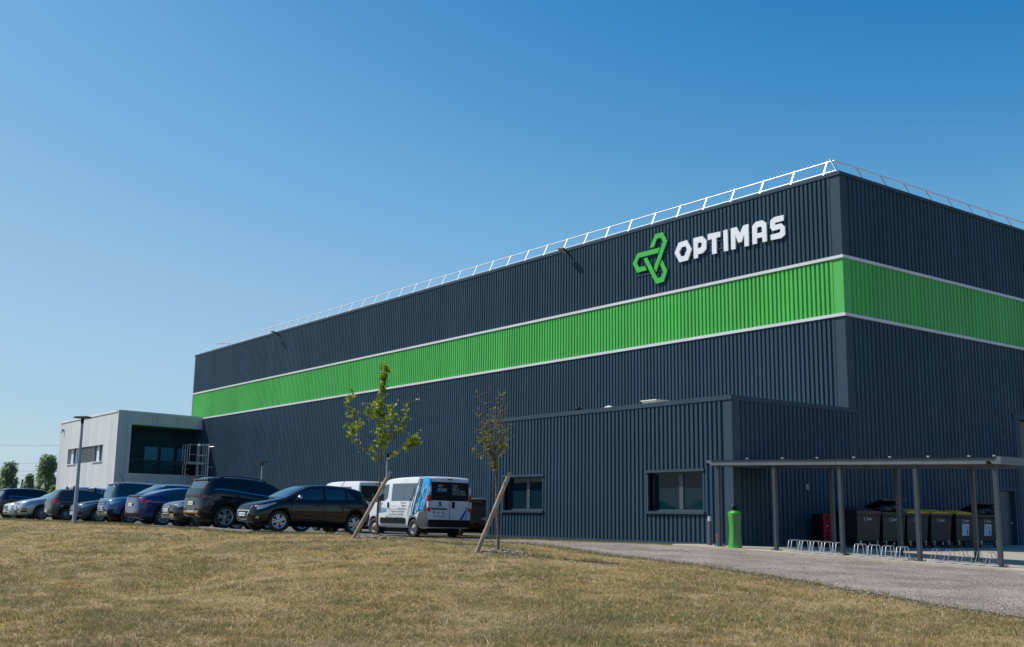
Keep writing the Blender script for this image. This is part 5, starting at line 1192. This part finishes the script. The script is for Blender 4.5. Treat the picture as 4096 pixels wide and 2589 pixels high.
# ------------------------------------------------------------------ young trees, stakes
def W3(px, py, z): 
    q = ray(px, py); q = q/(q@cF)*z; return Vector((q[0], q[1], q[2]+EYE))
def leaf5(mb, c, s, rr, up=.3):
    n = Vector((rr.gauss(0, 1), rr.gauss(0, 1), rr.gauss(0, 1)+up)).normalized(); x = n.orthogonal().normalized(); y = n.cross(x); a0 = rr.uniform(0, 6.28)
    pts = []
    for i, r_ in enumerate((1, .45, .8, .4, .75, .3, .75, .4, .8, .45)):
        a = a0+2*math.pi*i/10; pts.append(c+(x*math.cos(a)+y*math.sin(a))*s*r_)
    mb.add(pts, [tuple(range(10))], smooth=False)
def leaf3(mb, c, s, rr, k=0):
    n = Vector((rr.gauss(0, 1), rr.gauss(0, 1), rr.gauss(0, 1))).normalized(); x = n.orthogonal().normalized(); y = n.cross(x)
    mb.add([c-x*s, c-y*s*.45, c+x*s, c+y*s*.45], [(0, 1, 2, 3)], k, False)
def Z8(x, y): return (1300+x/1.7906, 1400+y/1.7906)
def young_tree(label, z, trunk, branches, base, leaf, r0):
    rr = random.Random(len(branches)*7+3)
    P = [W3(*Z8(*p), z) for p in trunk]; P[0].z = hh(P[0].x, P[0].y)-.03
    t = thing('young_tree', P[0], label, 'tree', 'young staked trees on the lawn')
    n = len(P); tb = MB(); tb.tube(P, [r0*(1-.8*i/(n-1)) for i in range(n)], 8); tb.build('trunk', m_bark, t)
    bb = MB(); lf = MB()
    for br_ in branches:
        dz = br_.get('dz', 0); pts = [W3(*Z8(*p), z+dz*(i/(len(br_['p'])-1))) for i, p in enumerate(br_['p'])]
        m_ = len(pts); bb.tube(pts, [br_.get('r', .012)*(1-.75*i/(m_-1)) for i in range(m_)], 5)
        # fine resample and foliage
        fine_ = []
        for a, b in zip(pts, pts[1:]):
            for j in range(6): fine_.append(a.lerp(b, j/6))
        fine_.append(pts[-1]); N = len(fine_)
        f0 = br_.get('from', .3)
        for i, p in enumerate(fine_):
            f = i/(N-1)
            if f < f0: continue
            for _ in range(int(br_.get('n', 6)*1.15+.5)):
                if rr.random() > br_.get('d', 1): continue
                sp = br_.get('sp', .11)*.72
                c = p+Vector((rr.gauss(0, sp), rr.gauss(0, sp), rr.gauss(0, sp*.9)))
                if leaf == 'maple': leaf5(lf, c, rr.uniform(.045, .095), rr)
                else: leaf3(lf, c, rr.uniform(.028, .052), rr, 0 if rr.random() < .68 else 1)
            if rr.random() < br_.get('tw', .25):
                d = Vector((rr.gauss(0, 1), rr.gauss(0, 1), rr.uniform(.2, 1.2))).normalized()*rr.uniform(.1, .35); bb.tube([p, p+d*.6, p+d], [.006, .004, .002], 4)
                if leaf != 'maple' or rr.random() < .6:
                    for _ in range(3): (leaf5(lf, p+d+Vector((rr.gauss(0, .05), rr.gauss(0, .05), rr.gauss(0, .05))), .05, rr) if leaf == 'maple' else leaf3(lf, p+d*rr.random(), .03, rr, rr.randint(0, 1)))
    bb.build('branches', m_bark, t, normals=False)
    fm = [foliage('maple_leaves', (.09, .17, .012), (.40, .46, .035), .45)] if leaf == 'maple' else [foliage('fresh_small_leaves', (.10, .17, .02), (.32, .36, .05), .35), foliage('red_brown_leaves', (.17, .075, .04), (.32, .17, .07), .3)]
    lf.build('foliage', fm, t, normals=False)
    return P
T1 = [(372, 1330), (376, 1180), (384, 1050), (394, 900), (397, 790), (392, 700), (396, 600), (400, 480), (415, 330), (425, 200), (432, 110)]
B1 = [dict(p=[(398, 620), (402, 480), (415, 330), (425, 210), (432, 105)], n=4, sp=.085, **{'from': .0}),
      dict(p=[(415, 300), (422, 220), (434, 110)], n=6, sp=.075, **{'from': .0}),
      dict(p=[(400, 480), (380, 440), (385, 350)], n=6, sp=.08, **{'from': .1}),
      dict(p=[(396, 790), (330, 640), (250, 550), (205, 460), (180, 390), (168, 325)], n=3, r=.016, sp=.10, dz=-.6, **{'from': .4}),
      dict(p=[(392, 760), (330, 730), (260, 690), (205, 630), (155, 600)], n=2, r=.014, sp=.10, dz=.4, **{'from': .3}),
      dict(p=[(260, 570), (210, 560), (165, 545)], n=3, r=.008, sp=.10, **{'from': .2}),
      dict(p=[(398, 700), (450, 640), (510, 600), (550, 540), (575, 460), (598, 385)], n=3, r=.015, sp=.09, dz=-.5, **{'from': .25}),
      dict(p=[(398, 670), (440, 560), (470, 490), (490, 410)], n=5, r=.013, sp=.11, dz=.5, **{'from': .35}),
      dict(p=[(396, 560), (360, 490), (325, 450), (312, 420)], n=3, r=.010, sp=.10, dz=.3, **{'from': .4}),
      dict(p=[(400, 810), (450, 790), (510, 730), (580, 690), (645, 650)], n=1, r=.012, sp=.06, dz=.5, **{'from': .3}),
      dict(p=[(595, 680), (630, 655), (655, 650)], n=7, r=.006, sp=.09, **{'from': .0}),
      dict(p=[(395, 700), (420, 640), (430, 600)], n=5, r=.008, sp=.12, **{'from': .0}),
      dict(p=[(395, 770), (365, 775), (345, 780)], n=2, r=.006, sp=.06, **{'from': .3})]
Z1 = 28.0; PT1 = young_tree('young maple with bright green leaves tied to a stake by the van', Z1, T1, B1, None, 'maple', .035)
T2 = [(1242, 1425), (1240, 1330), (1234, 1200), (1228, 1050), (1222, 900), (1220, 800), (1216, 700), (1220, 560), (1225, 470)]
B2 = []
rr = random.Random(4)
for tip, st_ in (((1085, 300), 790), ((1170, 255), 740), ((1285, 268), 720), ((1050, 688), 800), ((1322, 545), 760), ((1300, 660), 800), ((1118, 452), 800), ((1245, 440), 700), ((1150, 530), 780), ((1100, 640), 760), ((1180, 470), 760), ((1270, 560), 800), ((1210, 400), 650), ((1135, 600), 800), ((1290, 600), 780), ((1255, 330), 620), ((1165, 620), 820)):
    a = (1220, st_); mid = (a[0]+(tip[0]-a[0])*.55+rr.uniform(-8, 8), a[1]+(tip[1]-a[1])*.32)
    mid2 = (a[0]+(tip[0]-a[0])*.8+rr.uniform(-6, 6), a[1]+(tip[1]-a[1])*.62)
    B2.append(dict(p=[a, mid, mid2, tip], n=2, d=.8 if tip[1] > 420 else .3, sp=.05, r=.012, dz=rr.uniform(-.5, .5), tw=.6, **{'from': .25}))
B2.append(dict(p=[(1218, 860), (1215, 830), (1210, 800)], n=5, sp=.05, r=.004, **{'from': 0}))
Z2 = 24.3; PT2 = young_tree('sparse young tree with reddish and green leaves before the annex', Z2, T2, B2, None, 'small', .034)
def stake(a, b, z, tie, label):
    A_ = W3(*a, z); B_ = W3(*b, z+.1); A_.z = min(A_.z, hh(A_.x, A_.y)); A_ = A_-(B_-A_).normalized()*.12
    q = MB(); q.tube([A_, A_.lerp(B_, .5), B_], [.052, .050, .047], 12)
    tag(rebase(q.build('wooden_stake', m_wood), A_), label, 'stake', 'leaning tree stakes')
    q = MB(); c = tie[0]; d = (B_-A_).normalized(); w_ = tie[1]
    q.tube([c+Vector((math.cos(a_)*.06, math.sin(a_)*.06, .01*math.sin(a_))) for a_ in np.linspace(0, 2*math.pi, 12)], .013, 6); q.tube([w_+Vector((math.cos(a_)*.04, math.sin(a_)*.04, 0)) for a_ in np.linspace(0, 2*math.pi, 12)], .012, 6)
    q.tube([c, c.lerp(w_, .5)+Vector((0, 0, .012)), w_], .012, 6)
    tag(rebase(q.build('tree_tie', m_rope), c), 'brown strap tying the '+tie[2]+' to its stake', 'strap', 'tree ties')
s1a, s1b = (1413, 2152), (1562, 1889)
stake(s1a, s1b, Z1-.35, (W3(1529, 1953, Z1-.3), W3(1519, 1945, Z1), 'leafy maple'), 'leaning wooden stake in front of the white van nose')
stake((1905, 2216), (2040, 1890), Z2-.3, (W3(2006, 1982, Z2-.28), W3(1988, 1982, Z2), 'sparse reddish tree'), 'leaning wooden stake to the right of the livery van')
for P_, lb in ((PT1[0], 'maple'), (PT2[0], 'sparse tree')):
    q = MB(); rr = random.Random(3)
    for i in range(420):
        a = rr.uniform(0, 6.28); d = .60*math.sqrt(rr.random()); x, y = P_.x+d*math.cos(a), P_.y+d*math.sin(a); s_ = rr.uniform(.012, .034) if rr.random() < .93 else .06
        q.ell((x, y, hh(x, y)+.0+.05*(1-d/.62)), (s_, s_*rr.uniform(.6, 1), s_*.6), 6, 4)
    n_ = 20; ring = [(P_.x+.66*math.cos(6.2832*i/n_), P_.y+.66*math.sin(6.2832*i/n_)) for i in range(n_)]; q.add([(P_.x, P_.y, hh(P_.x, P_.y)+.05)]+[(x, y, hh(x, y)-.005) for x, y in ring], [(0, i+1, (i+1) % n_+1) for i in range(n_)], smooth=True)
    q.build('soil_mound', m_soil)['kind'] = 'stuff'

# ------------------------------------------------------------------ far trees, hedge line and wires
def far_tree(px, pt, zd, wpx, label, seed, conifer=False, col=0):
    rr = random.Random(seed); base = W3(px, 2040, zd); base.z = .2
    top = W3(px, pt, zd).z; hgt = top-base.z; w_ = wpx/FPX*zd/2
    t = thing('distant_tree', base, label, 'tree', 'trees beyond the car park')
    q = MB(); q.tube([base, base+Vector((.1, .1, hgt*.55)), base+Vector((0, .2, hgt*.9))], [.22, .13, .04], 6)
    for i in range(9):
        a = rr.uniform(0, 6.28); z_ = hgt*rr.uniform(.2, .7); q.tube([base+Vector((0, 0, z_)), base+Vector((w_*.5*math.cos(a), w_*.5*math.sin(a), z_+hgt*.12)), base+Vector((w_*.8*math.cos(a), w_*.8*math.sin(a), z_+hgt*.25))], [.08, .05, .02], 4)
    q.build('trunk', m_bark, t, normals=False)
    q = MB()
    if conifer:
        for i in range(500):
            f = rr.random()**.8; z_ = hgt*(.08+.92*f); r_ = w_*(1-f)*rr.random()**.5; a = rr.uniform(0, 6.28); leaf3(q, base+Vector((r_*math.cos(a), r_*math.sin(a), z_)), .22, rr)
    else:
        lobes = []
        for i in range(130):
            f = rr.random()**.9; a = rr.uniform(0, 6.28); r_ = w_*.92*(math.sin(math.pi*min(1, .30+.66*f))**.55)*rr.random()**.5
            lobes.append((Vector((r_*math.cos(a), r_*math.sin(a), hgt*(.06+.86*f))), w_*rr.uniform(.20, .36)))
        for c, s_ in lobes:
            for _ in range(60):
                v = Vector((rr.gauss(0, 1), rr.gauss(0, 1), rr.gauss(0, 1))).normalized()*s_*abs(rr.gauss(.8, .5))
                p = base+c+v
                if p.z > top: continue
                leaf3(q, p, rr.uniform(.16, .34), rr)
    q.build('foliage', foliage('far_leaves_%d' % col, ((.18, .27, .17), (.20, .29, .10), (.13, .20, .15))[col], ((.36, .46, .26), (.42, .50, .16), (.26, .34, .22))[col], .5), t, normals=False)
far_tree(22, 1838, 150, 74, 'tall bushy tree cut by the left edge of the view', 1, col=0)
far_tree(-30, 1900, 152, 70, 'lower dark tree at the far left behind the tall bushy one', 2, col=2)
far_tree(106, 1884, 160, 46, 'narrow mid-height tree left of the broad poplar clump', 3, col=0)
far_tree(176, 1812, 150, 92, 'broad tall poplar clump against the white office wall', 4, col=0)
far_tree(212, 1940, 140, 42, 'yellow-green bush at the foot of the office wall', 5, col=1)
far_tree(79, 1918, 165, 22, 'small pointed conifer in the gap between the trees', 6, True, 2)
far_tree(54, 1930, 170, 18, 'smaller pointed conifer beside the tall bushy tree', 7, True, 2)
far_tree(128, 1960, 130, 60, 'low shrub tree under the poplar clump', 8, col=1)
far_tree(60, 1972, 128, 80, 'low spreading shrub tree behind the navy estate', 9, col=1)
q = MB(); rr = random.Random(9)
for i in range(9000):
    a = rr.uniform(-95, -64); d = rr.uniform(185, 215); x, y = d*math.sin(R(a)), d*math.cos(R(a)); leaf3(q, Vector((x, y, .4+rr.random()*(2.6+1.4*math.sin(a*1.7)+math.sin(a*5)))), rr.uniform(.25, .55), rr)
q.build('far_hedge', foliage('far_hedge_leaves', (.09, .14, .09), (.26, .33, .18), .4), normals=False)['kind'] = 'stuff'
for py_, zz_ in ((1777, 250), (1848, 250), (1879, 252), (1896, 254)):
    a, b = W3(-120, py_-1, zz_), W3(330, py_+3, zz_); q = MB(); pts = []
    for i in range(13): f = i/12; p = a.lerp(b, f); p.z -= 1.1*4*f*(1-f)*.25; pts.append(p)
    q.tube(pts, .03, 4); lab = {1777: 'highest overhead wire, clear of the tree tops', 1848: 'second overhead wire level with the tree crowns', 1879: 'third overhead wire below the tree tops', 1896: 'lowest overhead wire behind the trees'}[py_]
    tag(rebase(q.build('overhead_wire', mat('wire_grey', (.12, .13, .15), .6)), a), lab, 'wire', 'overhead wires')

# ------------------------------------------------------------------ grass blades and loose stones
def scatter_px(n, rows, cols, pw=1.0):
    """random ground points seen by the survey camera, even in the picture so near ground gets the most"""
    py = rows[0]+(rows[1]-rows[0])*rng.random(n)**pw; px = cols[0]+(cols[1]-cols[0])*rng.random(n)
    d = cF[None, :]*FPX+cR[None, :]*(px-PW/2)[:, None]-cU[None, :]*(py-PH/2)[:, None]
    z = np.full(n, 18.0); d = d/(d@cF)[:, None]
    lo = np.full(n, 8.0); hi = np.full(n, 60.0)
    for _ in range(22):
        mid = (lo+hi)/2; P = d*mid[:, None]; below = P[:, 2]+EYE < H(P[:, 0], P[:, 1]); hi = np.where(below, mid, hi); lo = np.where(below, lo, mid)
    P = d*hi[:, None]; return P[:, 0], P[:, 1], hi
X, Y, Zd = scatter_px(75000, (2085, 2640), (-150, 4250), 1.0)
ok = (Zd < 50) & ~inpoly(X, Y, GRAVEL) & ~inpoly(X, Y, LOT) & ~inpoly(X, Y, SLAB) & (Y < 25); X, Y, Zd = X[ok], Y[ok], Zd[ok]
ed_ = []  # extra blades along kerb, gravel edge and facade strip
nb = 3; N = len(X)
def fieldn(x, y): return np.sin(x*1.1+2*np.sin(y*.7))+np.sin(y*1.7+1.5*np.sin(x*.9+1))+.7*np.sin(x*3.1-y*2.3)+.5*np.sin(x*.35+y*.5)
den = fieldn(X, Y)
def blades(X, Y, hts, wid, nb, lean, mats, name, mi):
    N = len(X); bx = np.repeat(X, nb)+rng.normal(0, .012, N*nb); by = np.repeat(Y, nb)+rng.normal(0, .012, N*nb)
    h = np.repeat(hts, nb)*rng.uniform(.6, 1.25, N*nb); a = rng.uniform(0, 2*np.pi, N*nb); w = np.repeat(wid, nb)*rng.uniform(.7, 1.3, N*nb)
    bz = H(bx, by); tx = rng.normal(0, lean, N*nb)*h; ty = rng.normal(0, lean, N*nb)*h
    V = np.empty((N*nb, 3, 3)); V[:, 0] = np.column_stack([bx-np.cos(a)*w, by-np.sin(a)*w, bz-.005]); V[:, 1] = np.column_stack([bx+np.cos(a)*w, by+np.sin(a)*w, bz-.005]); V[:, 2] = np.column_stack([bx+tx, by+ty, bz+h])
    me = bpy.data.meshes.new(name); n3 = N*nb*3; me.vertices.add(n3); me.vertices.foreach_set('co', V.reshape(-1)); me.loops.add(n3); me.loops.foreach_set('vertex_index', np.arange(n3)); me.polygons.add(N*nb)
    me.polygons.foreach_set('loop_start', np.arange(0, n3, 3)); me.polygons.foreach_set('loop_total', np.full(N*nb, 3))
    for m in mats: me.materials.append(m)
    me.polygons.foreach_set('material_index', np.repeat(mi, nb).astype(np.int32)); me.update(calc_edges=True); me.validate()
    o = bpy.data.objects.new(name, me); COL.objects.link(o); o['kind'] = 'stuff'; return o
gm = [foliage('straw_blades', (.35, .24, .125), (.72, .51, .30), .25), foliage('olive_blades', (.19, .16, .05), (.42, .32, .11), .3), foliage('green_blades', (.11, .14, .045), (.23, .26, .09), .35)]
rnd = rng.random(len(X)); mi = np.where(rnd < .50-.16*den, 0, 1); mi = np.where((den > 1.7) & (rnd > .55), 2, mi)
blades(X, Y, .028+.010*np.clip(den, -1, 2)+.0005*Zd, .0022+.00022*Zd, nb, .75, gm, 'lawn_grass', mi)
k_ = rng.random(len(X)) < .035
blades(X[k_], Y[k_], rng.uniform(.05, .10, k_.sum()), .0018+.00012*Zd[k_], 2, .9, [foliage('pale_stalks', (.50, .40, .25), (.80, .68, .48), .2)], 'dry_stalks', np.zeros(k_.sum(), int))
# greener, taller tufts
cx_, cy_, cz_ = scatter_px(700, (2100, 2600), (0, 4096)); tx, ty = [], []
okc = ~inpoly(cx_, cy_, GRAVEL) & (cy_ < 22)
for a, b, s_ in zip(cx_[okc], cy_[okc], rng.uniform(.04, .16, okc.sum())):
    k_ = int(40*s_/.1); tx += list(a+rng.normal(0, s_, k_)); ty += list(b+rng.normal(0, s_, k_))
tx, ty = np.array(tx), np.array(ty); okc = ~inpoly(tx, ty, GRAVEL) & ~inpoly(tx, ty, LOT); tx, ty = tx[okc], ty[okc]
blades(tx, ty, np.full(len(tx), .055), np.full(len(tx), .004), 3, .5, gm, 'green_tufts', rng.choice([0, 1, 1, 2], len(tx)))
# rough growth along the gravel edge, kerb line and the strip by the annex
bx_, by_ = [], []
el = edge
for (a, b) in zip(el, el[1:]):
    n_ = int(np.hypot(b[0]-a[0], b[1]-a[1])*120); f = rng.random(n_); off = np.abs(rng.normal(0, .25, n_))-.12; bx_ += list(a[0]+(b[0]-a[0])*f-off*.5+rng.normal(0, .1, n_)); by_ += list(a[1]+(b[1]-a[1])*f-off)
for (a, b) in zip([(-70, 12.7), (-60, 12.75), (-50, 13.15), (-33.5, 12.95)], [(-60, 12.75), (-50, 13.15), (-37.5, 13.1), (-29.3, 13.15)]):
    n_ = int(np.hypot(b[0]-a[0], b[1]-a[1])*190); f = rng.random(n_); bx_ += list(a[0]+(b[0]-a[0])*f); by_ += list(a[1]+(b[1]-a[1])*f-.04-np.abs(rng.normal(0, .14, n_)))
n_ = 500; bx_ += list(rng.uniform(-29.2, -28.9, n_)); by_ += list(rng.uniform(13, 16, n_))
for P_ in (PT1[0], PT2[0]): n_ = 160; bx_ += list(P_.x+rng.normal(0, .4, n_)); by_ += list(P_.y+rng.normal(0, .4, n_))
bx_, by_ = np.array(bx_), np.array(by_)
blades(bx_, by_, rng.uniform(.03, .11, len(bx_)), np.full(len(bx_), .006), 3, .45, gm, 'edge_grass', rng.choice([0, 1, 2, 2], len(bx_)))
n_ = 9000; sx_, sy_ = rng.uniform(-40, -24.8, n_), rng.uniform(24.9, 26.25, n_); okc = ~inpoly(sx_, sy_, GRAVEL) & ~inpoly(sx_, sy_, SLAB) & ~inpoly(sx_, sy_, LOT)
sx_, sy_ = sx_[okc], sy_[okc]; blades(sx_, sy_, np.full(len(sx_), .05), np.full(len(sx_), .009), 2, .5, gm, 'strip_grass', rng.choice([0, 1, 2, 1], len(sx_)))
# stones
X, Y, Zd = scatter_px(16000, (2150, 2480), (1700, 4200)); ok = inpoly(X, Y, GRAVEL); X, Y, Zd = X[ok], Y[ok], Zd[ok]
el_ = np.array(edge); f = rng.random(2600)*(len(el_)-1); i0 = f.astype(int); fr_ = (f-i0)[:, None]; ep = el_[i0]*(1-fr_)+el_[np.minimum(i0+1, len(el_)-1)]*fr_; ep += rng.normal(0, .22, ep.shape); X = np.r_[X, ep[:, 0]]; Y = np.r_[Y, ep[:, 1]]
n_ = len(X); s_ = rng.uniform(.006, .019, n_)*(1+(rng.random(n_) > .99)*1.2); Zz = H(X, Y)+.03
octv = np.array([(1, 0, 0), (0, 1, 0), (-1, 0, 0), (0, -1, 0), (0, 0, .8), (0, 0, -.8)]); octf = np.array([(0, 1, 4), (1, 2, 4), (2, 3, 4), (3, 0, 4), (1, 0, 5), (2, 1, 5), (3, 2, 5), (0, 3, 5)])
a = rng.uniform(0, 6.28, n_); ca, sa = np.cos(a), np.sin(a); jit = rng.uniform(.6, 1.3, (n_, 6, 1)); V = octv[None]*jit*s_[:, None, None]
V = np.stack([V[:, :, 0]*ca[:, None]-V[:, :, 1]*sa[:, None]+X[:, None], V[:, :, 0]*sa[:, None]+V[:, :, 1]*ca[:, None]+Y[:, None], V[:, :, 2]+Zz[:, None]], 2).reshape(-1, 3)
F = (octf[None]+(np.arange(n_)*6)[:, None, None]).reshape(-1, 3); me = bpy.data.meshes.new('loose_stones'); nn = len(F)*3
me.vertices.add(len(V)); me.vertices.foreach_set('co', V.reshape(-1)); me.loops.add(nn); me.loops.foreach_set('vertex_index', F.reshape(-1)); me.polygons.add(len(F)); me.polygons.foreach_set('loop_start', np.arange(0, nn, 3)); me.polygons.foreach_set('loop_total', np.full(len(F), 3)); me.materials.append(foliage('stone_mix', (.15, .13, .115), (.46, .40, .35), 0)); me.update(calc_edges=True)
o = bpy.data.objects.new('loose_stones', me); COL.objects.link(o); o['kind'] = 'stuff'
